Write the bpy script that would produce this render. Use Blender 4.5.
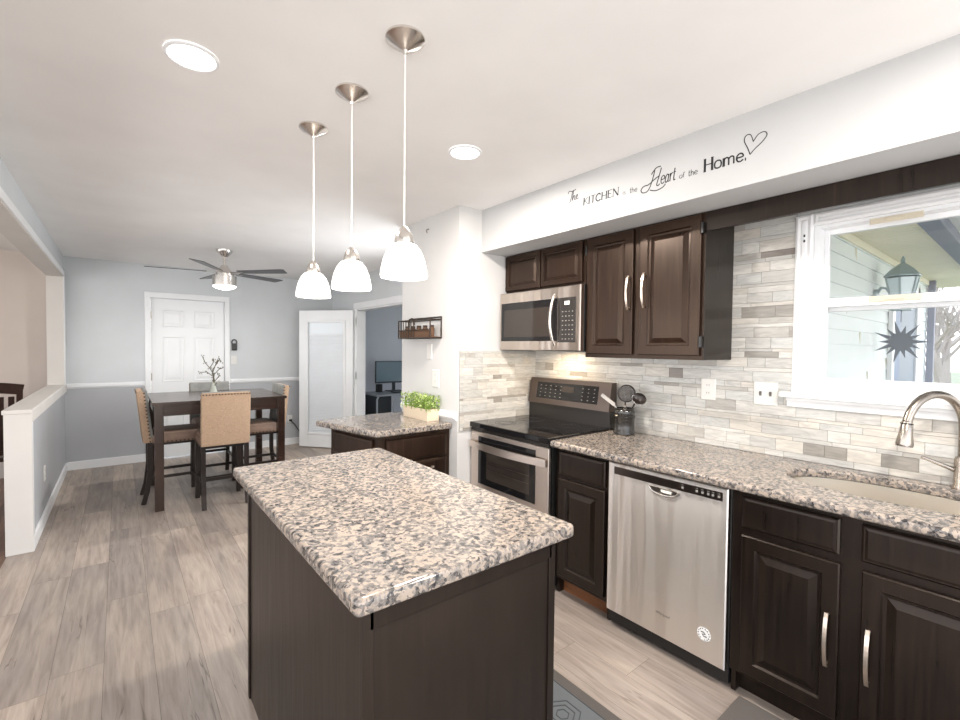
import bpy, bmesh, math, random
from mathutils import Vector, Matrix
random.seed(7)
PI = math.pi
SC = bpy.context.scene
COL = SC.collection
for o in list(bpy.data.objects): bpy.data.objects.remove(o)

# ------------------------------------------------------------------ camera
F, PITCH, YAW, ROLL, CH = 453.98, -0.0256, 0.6713, 0.0103, 1.4463
cd = bpy.data.cameras.new('camera'); cam = bpy.data.objects.new('camera', cd); COL.objects.link(cam)
fw = Vector((math.sin(YAW)*math.cos(PITCH), math.cos(YAW)*math.cos(PITCH), math.sin(PITCH)))
rt = Vector((math.cos(YAW), -math.sin(YAW), 0)); up = rt.cross(fw)
r2 = rt*math.cos(ROLL)+up*math.sin(ROLL); u2 = -rt*math.sin(ROLL)+up*math.cos(ROLL)
M = Matrix((r2, u2, -fw)).transposed().to_4x4(); M.translation = Vector((0, 0, CH))
cam.matrix_world = M
cd.sensor_fit = 'HORIZONTAL'; cd.sensor_width = 36.0; cd.lens = F/960*36.0; cd.clip_start = 0.05; cd.clip_end = 200
SC.camera = cam

# ------------------------------------------------------------------ world / exposure
SC.view_settings.view_transform = 'Standard'; SC.view_settings.look = 'None'
SC.view_settings.gamma = 1.0; SC.view_settings.use_curve_mapping = False
SC.view_settings.exposure = -0.08
W = bpy.data.worlds.new('world'); SC.world = W; W.use_nodes = True
wn, wl = W.node_tree.nodes, W.node_tree.links
bg = wn['Background']; bg.inputs[1].default_value = 3.4
tc = wn.new('ShaderNodeTexCoord'); sp = wn.new('ShaderNodeSeparateXYZ'); rp = wn.new('ShaderNodeValToRGB')
wl.new(tc.outputs['Generated'], sp.inputs[0]); wl.new(sp.outputs[2], rp.inputs[0]); wl.new(rp.outputs[0], bg.inputs[0])
rp.color_ramp.elements[0].position = 0.0; rp.color_ramp.elements[0].color = (1.16, 1.14, 1.13, 1)
rp.color_ramp.elements[1].position = 0.04; rp.color_ramp.elements[1].color = (1.0, 0.99, 0.98, 1)
e = rp.color_ramp.elements.new(0.45); e.color = (0.62, 0.76, 1.0, 1)

def lamp(name, kind, loc, energy, color=(1, 1, 1), size=0.1, rot=(0, 0, 0), spot=None):
    d = bpy.data.lights.new(name, kind); d.energy = energy; d.color = color
    if kind == 'AREA': d.shape = 'DISK'; d.size = size
    elif kind == 'POINT': d.shadow_soft_size = size
    elif kind == 'SPOT': d.shadow_soft_size = size; d.spot_size = spot or 2.4; d.spot_blend = .6
    o = bpy.data.objects.new(name, d); COL.objects.link(o); o.location = loc; o.rotation_euler = rot
    return o
WARM = (1.0, 0.93, 0.86)
CAN_SPOTS = [(0.203, 1.863), (1.379, 1.875), (0.15, -0.35), (1.42, -0.15)]
DINE_FILL_W = 46  # power of the added dining fill light
CAN_W, PEND_W, MW_W, FAN_W = 16, 4.5, 3.6, 22

# ------------------------------------------------------------------ materials
MATS = {}
def mat(name, col, rough=.5, metal=0., emit=None, es=0., spec=None, bump=0., bscale=200., trans=0., ior=1.45, coat=0., vs=3., vr=(.93, 1.05)):
    if name in MATS: return MATS[name]
    m = bpy.data.materials.new(name); m.use_nodes = True; MATS[name] = m
    b = m.node_tree.nodes['Principled BSDF']
    b.inputs['Base Color'].default_value = (*col, 1); b.inputs['Roughness'].default_value = rough
    b.inputs['Metallic'].default_value = metal
    if spec is not None: b.inputs['Specular IOR Level'].default_value = spec
    if emit: b.inputs['Emission Color'].default_value = (*emit, 1); b.inputs['Emission Strength'].default_value = es
    if trans: b.inputs['Transmission Weight'].default_value = trans; b.inputs['IOR'].default_value = ior
    if coat: b.inputs['Coat Weight'].default_value = coat
    n, l = m.node_tree.nodes, m.node_tree.links
    nz = n.new('ShaderNodeTexNoise'); nz.inputs['Scale'].default_value = bscale
    t = n.new('ShaderNodeTexCoord'); l.new(t.outputs['Object'], nz.inputs['Vector'])
    # every surface has a faint procedural variation of its own colour
    mx = n.new('ShaderNodeMix'); mx.data_type = 'RGBA'; mx.inputs[6].default_value = (*[c*vr[0] for c in col], 1)
    mx.inputs[7].default_value = (*[min(1, c*vr[1]) for c in col], 1)
    n2 = n.new('ShaderNodeTexNoise'); n2.inputs['Scale'].default_value = vs
    l.new(t.outputs['Object'], n2.inputs['Vector']); l.new(n2.outputs[0], mx.inputs[0]); l.new(mx.outputs[2], b.inputs['Base Color'])
    if bump:
        bp = n.new('ShaderNodeBump'); bp.inputs['Strength'].default_value = bump; bp.inputs['Distance'].default_value = .002
        l.new(nz.outputs[0], bp.inputs['Height']); l.new(bp.outputs[0], b.inputs['Normal'])
    return m
def nodes(m): return m.node_tree.nodes, m.node_tree.links, m.node_tree.nodes['Principled BSDF']
def blank(name):
    m = bpy.data.materials.new(name); m.use_nodes = True; MATS[name] = m; return m
def ramp(n, stops):
    r = n.new('ShaderNodeValToRGB'); cr = r.color_ramp
    while len(cr.elements) < len(stops): cr.elements.new(.5)
    for e, (p, c) in zip(cr.elements, stops): e.position = p; e.color = (*c, 1)
    return r
def noise(n, l, vec, scale, detail=3, rough=.5, sc=None, dist=0):
    z = n.new('ShaderNodeTexNoise'); z.inputs['Scale'].default_value = scale; z.inputs['Detail'].default_value = detail
    z.inputs['Roughness'].default_value = rough; z.inputs['Distortion'].default_value = dist
    if sc:
        mp = n.new('ShaderNodeMapping'); mp.inputs['Scale'].default_value = sc; l.new(vec, mp.inputs[0]); l.new(mp.outputs[0], z.inputs['Vector'])
    else: l.new(vec, z.inputs['Vector'])
    return z
def mixc(n, l, fac, a, b, mode='MIX'):
    m = n.new('ShaderNodeMix'); m.data_type = 'RGBA'; m.blend_type = mode
    for s, v in ((0, fac), (6, a), (7, b)):
        if isinstance(v, (int, float)): m.inputs[s].default_value = v
        elif isinstance(v, tuple): m.inputs[s].default_value = (*v, 1)
        else: l.new(v, m.inputs[s])
    return m.outputs[2]

def wood(name, dark, mid, wear, rough=.34, grain=(60, 60, 3)):
    m = blank(name); n, l, b = nodes(m)
    t = n.new('ShaderNodeTexCoord').outputs['Object']
    g = noise(n, l, t, 1.0, 5, .6, grain); r = ramp(n, [(.3, dark), (.62, mid), (.8, wear)]); l.new(g.outputs[0], r.inputs[0])
    g2 = noise(n, l, t, 2.5, 2); r2_ = ramp(n, [(.35, (.75, .75, .75)), (.7, (1.25, 1.2, 1.15))]); l.new(g2.outputs[0], r2_.inputs[0])
    l.new(mixc(n, l, 1.0, r.outputs[0], r2_.outputs[0], 'MULTIPLY'), b.inputs['Base Color'])
    rr = n.new('ShaderNodeMapRange'); rr.inputs[3].default_value = rough-.06; rr.inputs[4].default_value = rough+.14
    l.new(g.outputs[0], rr.inputs[0]); l.new(rr.outputs[0], b.inputs['Roughness'])
    b.inputs['Specular IOR Level'].default_value = .8 if 'table' in name else .40
    b.inputs['Specular Tint'].default_value = (1, .78, .64, 1) if 'upper' in name else (1, .88, .80, 1)
    bp = n.new('ShaderNodeBump'); bp.inputs['Strength'].default_value = .2; bp.inputs['Distance'].default_value = .001
    l.new(g.outputs[0], bp.inputs['Height']); l.new(bp.outputs[0], b.inputs['Normal'])
    return m
wood('espresso', (.006, .004, .003), (.012, .0075, .0055), (.030, .017, .011), .27)
wood('espresso_upper', (.009, .0045, .003), (.021, .011, .007), (.055, .028, .017), .27)
wood('island_wood', (.012, .0085, .0065), (.016, .011, .0085), (.022, .0155, .012), .30)
wood('table_wood', (.014, .007, .005), (.026, .012, .009), (.04, .02, .014), .2, (3, 60, 60))
wood('stool_leg', (.008, .006, .006), (.014, .010, .010), (.022, .016, .014), .35)
wood('cherry', (.014, .006, .004), (.03, .012, .008), (.07, .03, .018), .3)
wood('toe_wood', (.16, .06, .025), (.24, .10, .045), (.32, .15, .07), .5, (3, 3, 40))

def granite():
    m = blank('granite'); n, l, b = nodes(m)
    t = n.new('ShaderNodeTexCoord').outputs['Object']
    v = n.new('ShaderNodeTexVoronoi'); v.inputs['Scale'].default_value = 95; v.inputs['Randomness'].default_value = 1
    d = noise(n, l, t, 30, 3); add = n.new('ShaderNodeVectorMath'); add.operation = 'MULTIPLY_ADD'
    l.new(d.outputs[1], add.inputs[0]); add.inputs[1].default_value = (.03, .03, .03); l.new(t, add.inputs[2]); l.new(add.outputs[0], v.inputs['Vector'])
    s = n.new('ShaderNodeSeparateColor'); l.new(v.outputs['Color'], s.inputs[0])
    base = noise(n, l, t, 55, 4, .65)
    big = noise(n, l, t, 9, 2)
    ad = n.new('ShaderNodeMath'); ad.operation = 'MULTIPLY_ADD'; l.new(s.outputs[0], ad.inputs[0]); ad.inputs[1].default_value = .45
    l.new(base.outputs[0], ad.inputs[2])
    ad2 = n.new('ShaderNodeMath'); ad2.operation = 'MULTIPLY_ADD'; l.new(big.outputs[0], ad2.inputs[0]); ad2.inputs[1].default_value = .25; l.new(ad.outputs[0], ad2.inputs[2])
    r = ramp(n, [(.46, (.010, .010, .012)), (.60, (.060, .056, .055)), (.71, (.135, .122, .114)), (.86, (.235, .208, .187)), (1.0, (.38, .315, .26))])
    l.new(ad2.outputs[0], r.inputs[0]); l.new(r.outputs[0], b.inputs['Base Color'])
    b.inputs['Roughness'].default_value = .12; b.inputs['Specular IOR Level'].default_value = .6
    return m
granite()

def tilemat():
    m = blank('marble_tile'); n, l, b = nodes(m)
    geo = n.new('ShaderNodeNewGeometry'); rnd = geo.outputs['Random Per Island']
    t = n.new('ShaderNodeTexCoord').outputs['Object']
    r = ramp(n, [(0, (.50, .49, .465)), (.2, (.60, .585, .55)), (.45, (.53, .53, .51)), (.64, (.57, .54, .49)), (.82, (.44, .42, .385)), (.92, (.31, .29, .26)), (.98, (.20, .17, .15))])
    r.color_ramp.interpolation = 'CONSTANT'; l.new(rnd, r.inputs[0])
    sep = n.new('ShaderNodeVectorMath'); sep.operation = 'MULTIPLY_ADD'; cb = n.new('ShaderNodeCombineXYZ')
    for i in range(3): l.new(rnd, cb.inputs[i])
    l.new(cb.outputs[0], sep.inputs[0]); sep.inputs[1].default_value = (37, 53, 71); l.new(t, sep.inputs[2])
    z = noise(n, l, sep.outputs[0], 1.0, 5, .6, (9, 9, 45), 1.2)
    rr = ramp(n, [(.35, (.80, .80, .80)), (.65, (1.06, 1.06, 1.05))]); l.new(z.outputs[0], rr.inputs[0])
    l.new(mixc(n, l, 1.0, r.outputs[0], rr.outputs[0], 'MULTIPLY'), b.inputs['Base Color'])
    b.inputs['Roughness'].default_value = .22
    return m
tilemat()

def floormat(name='floor_planks', tint=(1, 1, 1)):
    m = blank(name); n, l, b = nodes(m)
    geo = n.new('ShaderNodeNewGeometry'); rnd = geo.outputs['Random Per Island']
    t = n.new('ShaderNodeTexCoord').outputs['Object']
    cb = n.new('ShaderNodeCombineXYZ')
    for i in range(3): l.new(rnd, cb.inputs[i])
    off = n.new('ShaderNodeVectorMath'); off.operation = 'MULTIPLY_ADD'; l.new(cb.outputs[0], off.inputs[0]); off.inputs[1].default_value = (31, 47, 11); l.new(t, off.inputs[2])
    g = noise(n, l, off.outputs[0], 1.0, 6, .62, (42, 3.0, 1), .6)
    g2 = noise(n, l, off.outputs[0], 1.0, 3, .5, (9, 1.6, 1), .4)
    r = ramp(n, [(.22, (.215, .172, .142)), (.5, (.35, .294, .250)), (.8, (.46, .395, .34))]); l.new(g.outputs[0], r.inputs[0])
    r2_ = ramp(n, [(.3, (.80, .80, .82)), (.7, (1.10, 1.09, 1.07))]); l.new(g2.outputs[0], r2_.inputs[0])
    c = mixc(n, l, 1.0, r.outputs[0], r2_.outputs[0], 'MULTIPLY')
    r3 = ramp(n, [(0, (.76*tint[0], .77*tint[1], .79*tint[2])), (1, (1.16*tint[0], 1.14*tint[1], 1.12*tint[2]))]); l.new(rnd, r3.inputs[0])
    c = mixc(n, l, 1.0, c, r3.outputs[0], 'MULTIPLY')
    # dark knots and cracks of the wood print
    k = noise(n, l, off.outputs[0], 1.0, 2, .5, (11, 1.1, 1), 1.5)
    ab = n.new('ShaderNodeMath'); ab.operation = 'SUBTRACT'; l.new(k.outputs[0], ab.inputs[0]); ab.inputs[1].default_value = .5
    a2 = n.new('ShaderNodeMath'); a2.operation = 'ABSOLUTE'; l.new(ab.outputs[0], a2.inputs[0])
    k2 = noise(n, l, off.outputs[0], 3.1, 2); rk2 = ramp(n, [(.56, (1, 1, 1)), (.63, (0, 0, 0))]); l.new(k2.outputs[0], rk2.inputs[0])
    rk = ramp(n, [(0.0, (.45, .42, .40)), (.012, (1, 1, 1))]); l.new(a2.outputs[0], rk.inputs[0])
    mk = mixc(n, l, rk2.outputs[0], rk.outputs[0], (1., 1., 1.))
    l.new(mixc(n, l, 1.0, c, mk, 'MULTIPLY'), b.inputs['Base Color'])
    b.inputs['Roughness'].default_value = .42
    bp = n.new('ShaderNodeBump'); bp.inputs['Strength'].default_value = .15; bp.inputs['Distance'].default_value = .001
    l.new(g.outputs[0], bp.inputs['Height']); l.new(bp.outputs[0], b.inputs['Normal'])
    return m
floormat(); floormat('living_planks', (.55, .40, .33))

def brushed(name, col, rough, sc):
    m = blank(name); n, l, b = nodes(m)
    t = n.new('ShaderNodeTexCoord').outputs['Object']
    z = noise(n, l, t, 1.0, 3, .6, sc)
    b.inputs['Metallic'].default_value = 1.0; b.inputs['Base Color'].default_value = (*col, 1)
    mr = n.new('ShaderNodeMapRange'); mr.inputs[3].default_value = rough-.07; mr.inputs[4].default_value = rough+.1
    l.new(z.outputs[0], mr.inputs[0]); l.new(mr.outputs[0], b.inputs['Roughness'])
    b.inputs['Anisotropic'].default_value = .85
    tg = n.new('ShaderNodeCombineXYZ'); tg.inputs[2].default_value = 1.0; l.new(tg.outputs[0], b.inputs['Tangent'])
    z2 = noise(n, l, t, 1.0, 1, .5, (.2, 9, .5)); bp = n.new('ShaderNodeBump'); bp.inputs['Strength'].default_value = .6; bp.inputs['Distance'].default_value = .04
    l.new(z2.outputs[0], bp.inputs['Height']); l.new(bp.outputs[0], b.inputs['Normal'])
    return m
brushed('stainless', (.80, .76, .72), .36, (400, 400, 3))
brushed('stainless_warm', (.58, .51, .455), .34, (400, 3, 400))
mat('stainless_flat', (.66, .58, .52), .34, 1.0)
mat('sink_steel', (.82, .78, .72), .36, 1.0)
mat('nickel', (.74, .70, .66), .24, 1.0)
mat('faucet_nickel', (.40, .36, .32), .26, 1.0)
mat('nickel_dark', (.36, .33, .30), .3, 1.0)
mat('pull_nickel', (.80, .70, .60), .28, 1.0)
mat('black_glass', (.008, .008, .009), .06)
mat('oven_glass', (.035, .028, .024), .08)
mat('black_plastic', (.012, .012, .012), .35)
mat('console_steel', (.16, .13, .115), .3, 1.0)
mat('console_dark', (.05, .045, .042), .25, .6)
mat('burner_ring', (.05, .05, .05), .25)
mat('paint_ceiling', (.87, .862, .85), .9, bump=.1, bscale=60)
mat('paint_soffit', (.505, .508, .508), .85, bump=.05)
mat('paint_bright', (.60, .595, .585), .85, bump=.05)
mat('paint_bluegrey', (.60, .622, .635), .8, bump=.05)
mat('paint_lowgrey', (.43, .44, .46), .6, bump=.05)
mat('paint_office', (.60, .63, .70), .8)
mat('paint_beige', (.50, .43, .38), .85)
mat('paint_header', (.60, .57, .53), .85)
mat('trim_white', (.80, .81, .82), .4)
mat('trim_cream', (.68, .655, .62), .5)
mat('plate_white', (.72, .71, .68), .35)
mat('plate_slot', (.15, .14, .13), .5)
mat('grout', (.24, .225, .205), .9)
mat('dark_gap', (.02, .018, .016), .9)
mat('frame_gap', (.10, .085, .07), .9)
mat('blind', (.74, .77, .80), .6)
mat('door_glass', (.75, .80, .84), .15)
mat('fabric_tan', (.38, .265, .18), .95, bump=.6, bscale=260, vs=140., vr=(.45, 1.6))
mat('fabric_seat', (.20, .13, .095), .6, bump=.2, bscale=120, vs=14., vr=(.6, 1.5))
mat('fabric_grey', (.17, .17, .16), .7, bump=.2, bscale=120, vs=14., vr=(.6, 1.5))
mat('nail_brass', (.06, .04, .028), .3, .8)
mat('decal_black', (.012, .012, .014), .6)
mat('blade', (.05, .05, .055), .35)
mat('blade_light', (.30, .31, .33), .35)
mat('lit_white', (1, 1, 1), .5, emit=(1, .97, .93), es=6.0)
mat('lit_shade', (1, .97, .93), .35, emit=(1, .95, .88), es=1.7)
mat('lit_fan', (1, 1, 1), .4, emit=(1, 1, 1), es=4.0)
mat('cord_clear', (.80, .79, .77), .4)
mat('rug_grey', (.125, .135, .14), .98, bump=1., bscale=300)
mat('rug_border', (.10, .088, .08), .98, bump=1., bscale=300)
mat('rug_line', (.055, .06, .065), .98)
mat('wire_brown', (.045, .032, .024), .45, .6)
mat('basket_brown', (.11, .055, .028), .8, bump=.5)
mat('planter_wood', (.72, .60, .45), .75, bump=.3, bscale=60)
mat('leaf', (.20, .32, .05), .6)
mat('leaf_pale', (.46, .56, .20), .6)
mat('soil', (.05, .035, .02), .95)
mat('crock_black', (.022, .020, .018), .22, coat=.4)
mat('utensil_black', (.02, .014, .012), .3)
mat('utensil_grey', (.38, .36, .33), .4)
mat('screen', (.16, .22, .26), .15)
mat('desk_dark', (.02, .025, .03), .5)
mat('desk_top', (.30, .33, .37), .35)
mat('siding', (.80, .84, .83), .6)
mat('soffit_vinyl', (.84, .79, .64), .6)
mat('beam_slate', (.20, .21, .27), .5)
mat('lantern_green', (.34, .42, .44), .4, .3)
mat('lantern_glass', (.70, .80, .84), .15)
mat('ornament', (.10, .125, .16), .5, .5)
mat('door_slate', (.20, .25, .31), .5)
mat('shutter_blue', (.13, .20, .34), .5)
mat('bark', (.36, .31, .27), .9)
mat('lawn', (.30, .30, .18), 1.0)
mat('twig', (.13, .12, .08), .8)
mat('vase_glass', (.42, .44, .38), .08)
mat('sticker', (.85, .84, .82), .5)
mat('lock_beige', (.62, .56, .44), .45)
mat('label_paper', (.80, .78, .70), .7)
def glass():
    m = blank('pane_glass'); n, l, b = nodes(m); n.remove(b)
    tr = n.new('ShaderNodeBsdfTransparent'); gl = n.new('ShaderNodeBsdfGlossy'); gl.inputs['Roughness'].default_value = .02
    mx = n.new('ShaderNodeMixShader'); fr = n.new('ShaderNodeFresnel'); fr.inputs[0].default_value = 1.35
    l.new(fr.outputs[0], mx.inputs[0]); l.new(tr.outputs[0], mx.inputs[1]); l.new(gl.outputs[0], mx.inputs[2])
    l.new(mx.outputs[0], n['Material Output'].inputs[0])
glass()

# ------------------------------------------------------------------ mesh builder
class MB:
    def __init__(s): s.bm = bmesh.new(); s.mi = 0
    def m(s, i): s.mi = i; return s
    def _face(s, vs):
        try: f = s.bm.faces.new(vs); f.material_index = s.mi; return f
        except ValueError: return None
    def box(s, x0, x1, y0, y1, z0, z1, bev=0.0, rot=None):
        if x0 > x1: x0, x1 = x1, x0
        if y0 > y1: y0, y1 = y1, y0
        if z0 > z1: z0, z1 = z1, z0
        v = [s.bm.verts.new((x, y, z)) for x in (x0, x1) for y in (y0, y1) for z in (z0, z1)]
        q = [(0, 1, 3, 2), (4, 6, 7, 5), (0, 4, 5, 1), (2, 3, 7, 6), (0, 2, 6, 4), (1, 5, 7, 3)]
        fs = [s._face([v[i] for i in f]) for f in q]
        if bev:
            es = {e for f in fs for e in f.edges}
            r = bmesh.ops.bevel(s.bm, geom=list(es), offset=min(bev, .49*min(x1-x0, y1-y0, z1-z0)), segments=2, profile=.6, affect='EDGES')
            for f in r['faces']: f.material_index = s.mi
            v = list({w for f in r['faces'] for w in f.verts} | {w for w in v if w.is_valid})
        if rot is not None: bmesh.ops.transform(s.bm, matrix=rot, verts=[w for w in v if w.is_valid])
        return s
    def prism(s, pts, z0, z1):
        a = [s.bm.verts.new((x, y, z0)) for x, y in pts]; b = [s.bm.verts.new((x, y, z1)) for x, y in pts]
        s._face(a[::-1]); s._face(b); k = len(pts)
        for i in range(k): s._face([a[i], a[(i+1) % k], b[(i+1) % k], b[i]])
        return s
    def poly3(s, fr, bk):
        a = [s.bm.verts.new(p) for p in fr]; b = [s.bm.verts.new(p) for p in bk]
        s._face(a); s._face(b[::-1]); k = len(a)
        for i in range(k): s._face([a[i], b[i], b[(i+1) % k], a[(i+1) % k]])
        return s
    def tube(s, pts, r, seg=8, flat=None, cap=True):
        pts = [Vector(p) for p in pts]; rs = r if isinstance(r, (list, tuple)) else [r]*len(pts)
        rings = []; n0 = None
        for i, p in enumerate(pts):
            d = (pts[min(i+1, len(pts)-1)]-pts[max(i-1, 0)]).normalized()
            if n0 is None:
                n0 = d.orthogonal().normalized() if flat is None else (Vector(flat)-d*Vector(flat).dot(d)).normalized()
            else: n0 = (n0-d*n0.dot(d)).normalized()
            b = d.cross(n0)
            rings.append([s.bm.verts.new(p+(n0*math.cos(2*PI*k/seg)+b*math.sin(2*PI*k/seg))*rs[i]) for k in range(seg)])
        for a, b_ in zip(rings, rings[1:]):
            for k in range(seg): s._face([a[k], a[(k+1) % seg], b_[(k+1) % seg], b_[k]])
        if cap: s._face(rings[0][::-1]); s._face(rings[-1])
        return s
    def bar(s, pts, w, t, nrm):           # flat bar: width w across, thickness t along nrm
        pts = [Vector(p) for p in pts]; nr = Vector(nrm).normalized(); rings = []
        for i, p in enumerate(pts):
            d = (pts[min(i+1, len(pts)-1)]-pts[max(i-1, 0)]).normalized(); sd = d.cross(nr).normalized(); n2 = sd.cross(d)
            rings.append([s.bm.verts.new(p+sd*w/2*a+n2*t/2*b) for a, b in ((-1, -1), (1, -1), (1, 1), (-1, 1))])
        for a, b_ in zip(rings, rings[1:]):
            for k in range(4): s._face([a[k], a[(k+1) % 4], b_[(k+1) % 4], b_[k]])
        s._face(rings[0][::-1]); s._face(rings[-1]); return s
    def lathe(s, prof, c=(0, 0, 0), seg=32, capb=True, capt=True):
        rings = []
        for r, z in prof:
            rings.append([s.bm.verts.new((c[0]+r*math.cos(2*PI*k/seg), c[1]+r*math.sin(2*PI*k/seg), c[2]+z)) for k in range(seg)])
        for a, b_ in zip(rings, rings[1:]):
            for k in range(seg): s._face([a[k], a[(k+1) % seg], b_[(k+1) % seg], b_[k]])
        if capb: s._face(rings[0][::-1])
        if capt: s._face(rings[-1])
        return s
    def rings(s, mp, u0, u1, v0, v1, prof, bv=0.0):     # concentric rectangles, prof = [(inset, height)]
        rs = []
        for i, h in prof:
            rs.append([s.bm.verts.new(mp(u, v, h)) for u, v in ((u0+i, v0+i), (u1-i, v0+i), (u1-i, v1-i), (u0+i, v1-i))])
        for a, b_ in zip(rs, rs[1:]):
            for k in range(4): s._face([a[k], a[(k+1) % 4], b_[(k+1) % 4], b_[k]])
        s._face(rs[-1]); s._face(rs[0][::-1]); return s
    def xf(s, mtx): bmesh.ops.transform(s.bm, matrix=mtx, verts=s.bm.verts); return s
    def build(s, name, mats, parent=None, world=True, smooth=False, origin=None, label=None):
        bm = s.bm
        if bm.faces: bmesh.ops.recalc_face_normals(bm, faces=bm.faces)
        me = bpy.data.meshes.new(name)
        mats = mats if isinstance(mats, (list, tuple)) else [mats]
        root = parent
        while root is not None and root.parent is not None: root = root.parent
        o = bpy.data.objects.new(name, me); COL.objects.link(o)
        if parent is not None:
            if world: bmesh.ops.translate(bm, vec=-Vector(root.location), verts=bm.verts)
            o.parent = parent
        else:
            if origin is None:
                vs = [v.co for v in bm.verts]
                origin = Vector(((min(v.x for v in vs)+max(v.x for v in vs))/2, (min(v.y for v in vs)+max(v.y for v in vs))/2, min(v.z for v in vs)))
            bmesh.ops.translate(bm, vec=-Vector(origin), verts=bm.verts); o.location = origin
        bm.to_mesh(me); bm.free()
        for x in mats: me.materials.append(MATS[x])
        if smooth:
            for p in me.polygons: p.use_smooth = True
            try: me.set_sharp_from_angle(angle=math.radians(40))
            except Exception: pass
        if label: o['label'] = label
        return o

def tag(o, label, cat, group=None):
    o['label'] = label; o['category'] = cat
    if group: o['group'] = group
    return o
def thing(name, label, cat, loc=(0, 0, 0), rotz=0, group=None):
    o = bpy.data.objects.new(name, None); COL.objects.link(o); o.empty_display_size = .05
    o.location = loc; o.rotation_euler = (0, 0, rotz); return tag(o, label, cat, group)
def struct(o): o['kind'] = 'structure'; return o
def sgroup(name, loc):
    o = bpy.data.objects.new(name, None); COL.objects.link(o); o.location = loc; o.empty_display_size = .05; return struct(o)
def copy_tree(o, parent=None):
    c = o.copy(); COL.objects.link(c); c.parent = parent
    for ch in [x for x in bpy.data.objects if x.parent == o]: copy_tree(ch, c)
    return c
def faceX(xf): return lambda u, v, h: Vector((xf-h, u, v))      # looks towards -X
def faceY(yf): return lambda u, v, h: Vector((u, yf-h, v))      # looks towards -Y
def faceAB(a, b):                                               # vertical face from a to b, outwards to its right-hand side
    a = Vector((*a, 0)); b = Vector((*b, 0)); d = (b-a).normalized(); nr = Vector((d.y, -d.x, 0))
    return lambda u, v, h: a+d*u+nr*h+Vector((0, 0, v))

# ------------------------------------------------------------------ setting
XL, XLB, XR, XS, XU = -.49, -.612, 2.62, 2.056, 2.292
YF, YR, XE, YE, XO, ZC, ZS = 6.965, 2.5815, 1.854, 3.385, 2.60, 2.44, 2.139
YB = -2.2
def planks(name, x0, x1, y0, y1, w, L, z, m, seed=1):
    rnd = random.Random(seed); b = MB(); b.m(1).box(x0, x1, y0, y1, z-.03, z-.003); b.m(0); g = .0006
    x = x0
    while x < x1-.001:
        xe = min(x+w, x1); y = y0-rnd.uniform(0, L)
        while y < y1:
            ye = y+L
            a, c = max(y, y0), min(ye, y1)
            if c-a > .01:
                vs = [b.bm.verts.new(p) for p in ((x+g, a+g, z), (xe-g, a+g, z), (xe-g, c-g, z), (x+g, c-g, z))]; b._face(vs)
            y = ye
        x = xe
    o = b.build(name, [m, 'frame_gap'], origin=(0, 0, 0)); return struct(o)
planks('floor', XLB-.0, 7.5, -1.3, 8.9, .182, 1.22, 0, 'floor_planks')
planks('floor_living', -4.6, XLB, -1.3, YF, .13, 1.1, 0, 'living_planks', 3)
struct(MB().box(XLB, 7.5, YB, 8.9, ZC, ZC+.1).build('ceiling', 'paint_ceiling'))
struct(MB().box(-4.6, XLB, YB, YF+.12, ZC, ZC+.1).build('ceiling_living', 'trim_cream'))

# far wall with the panelled door; upper and lower paint divided by the chair rail
b = MB(); DX0, DX1, DZ = .305, 1.115, 2.035
b.m(0).box(XLB, DX0, YF, YF+.12, .975, ZC).box(DX1, XO+.01, YF, YF+.12, .975, ZC).box(DX0, DX1, YF, YF+.12, DZ, ZC)
b.m(1).box(XLB, DX0, YF, YF+.12, 0, .975).box(DX1, XO+.01, YF, YF+.12, 0, .975)
struct(b.build('wall_far', ['paint_bluegrey', 'paint_lowgrey']))
def rail(name, mp, u0, u1, m='trim_white'):
    b = MB(); b.rings(mp, u0, u1, .935, .995, [(0, 0), (0, .006), (.004, .010), (.010, .012), (.018, .024)]); return struct(b.build(name, m))
rail('trim_1', faceY(YF), XL, .245); rail('trim_2', faceY(YF), 1.175, XO)
def baseboard(name, mp, u0, u1, h=.095, m='trim_white'):
    b = MB(); b.rings(mp, u0, u1, 0, h, [(0, 0), (0, .014), (.004, .016)]); return struct(b.build(name, m))
baseboard('baseboard_far', faceY(YF), XL, .245); baseboard('baseboard_far_right', faceY(YF), 1.175, XO)
def casing(name, mp, u0, u1, z1, w=.06, m='trim_white', z0=0):
    b = MB(); pr = [(0, 0), (0, .016), (.006, .020)]
    b.rings(mp, u0-w, u0, z0, z1, pr); b.rings(mp, u1, u1+w, z0, z1, pr); b.rings(mp, u0-w, u1+w, z1, z1+w+.01, pr)
    return struct(b.build(name, m))
casing('trim_3', faceY(YF), DX0, DX1, DZ)
# six-panel door
dr = sgroup('door_1', ((DX0+DX1)/2, YF+.05, 0))
b = MB(); mp = faceY(YF+.02); b.box(DX0+.004, DX1-.004, YF+.02, YF+.06, .012, DZ-.004)
W_ = DX1-DX0; cols = [(DX0+.115, DX0+W_/2-.05), (DX0+W_/2+.05, DX1-.115)]
for a, c in cols:
    for z0, z1 in ((1.67, 1.90), (.98, 1.56), (.22, .83)):
        b.rings(mp, a, c, z0, z1, [(0, 0), (0, .006), (.010, .009), (.02, .001), (.035, .002), (.06, .010)])
b.build('door_panel', 'trim_white', dr)
for z in (.25, 1.05, 1.82): MB().box(DX0-.004, DX0+.012, YF+.0, YF+.02, z-.045, z+.045).build('hinge', 'nickel_dark', dr)
kb = MB(); kb.tube([(DX1-.07, YF+.02, .96), (DX1-.07, YF-.04, .96)], [.022, .018], 16).build('knob', 'nickel', dr)

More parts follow.
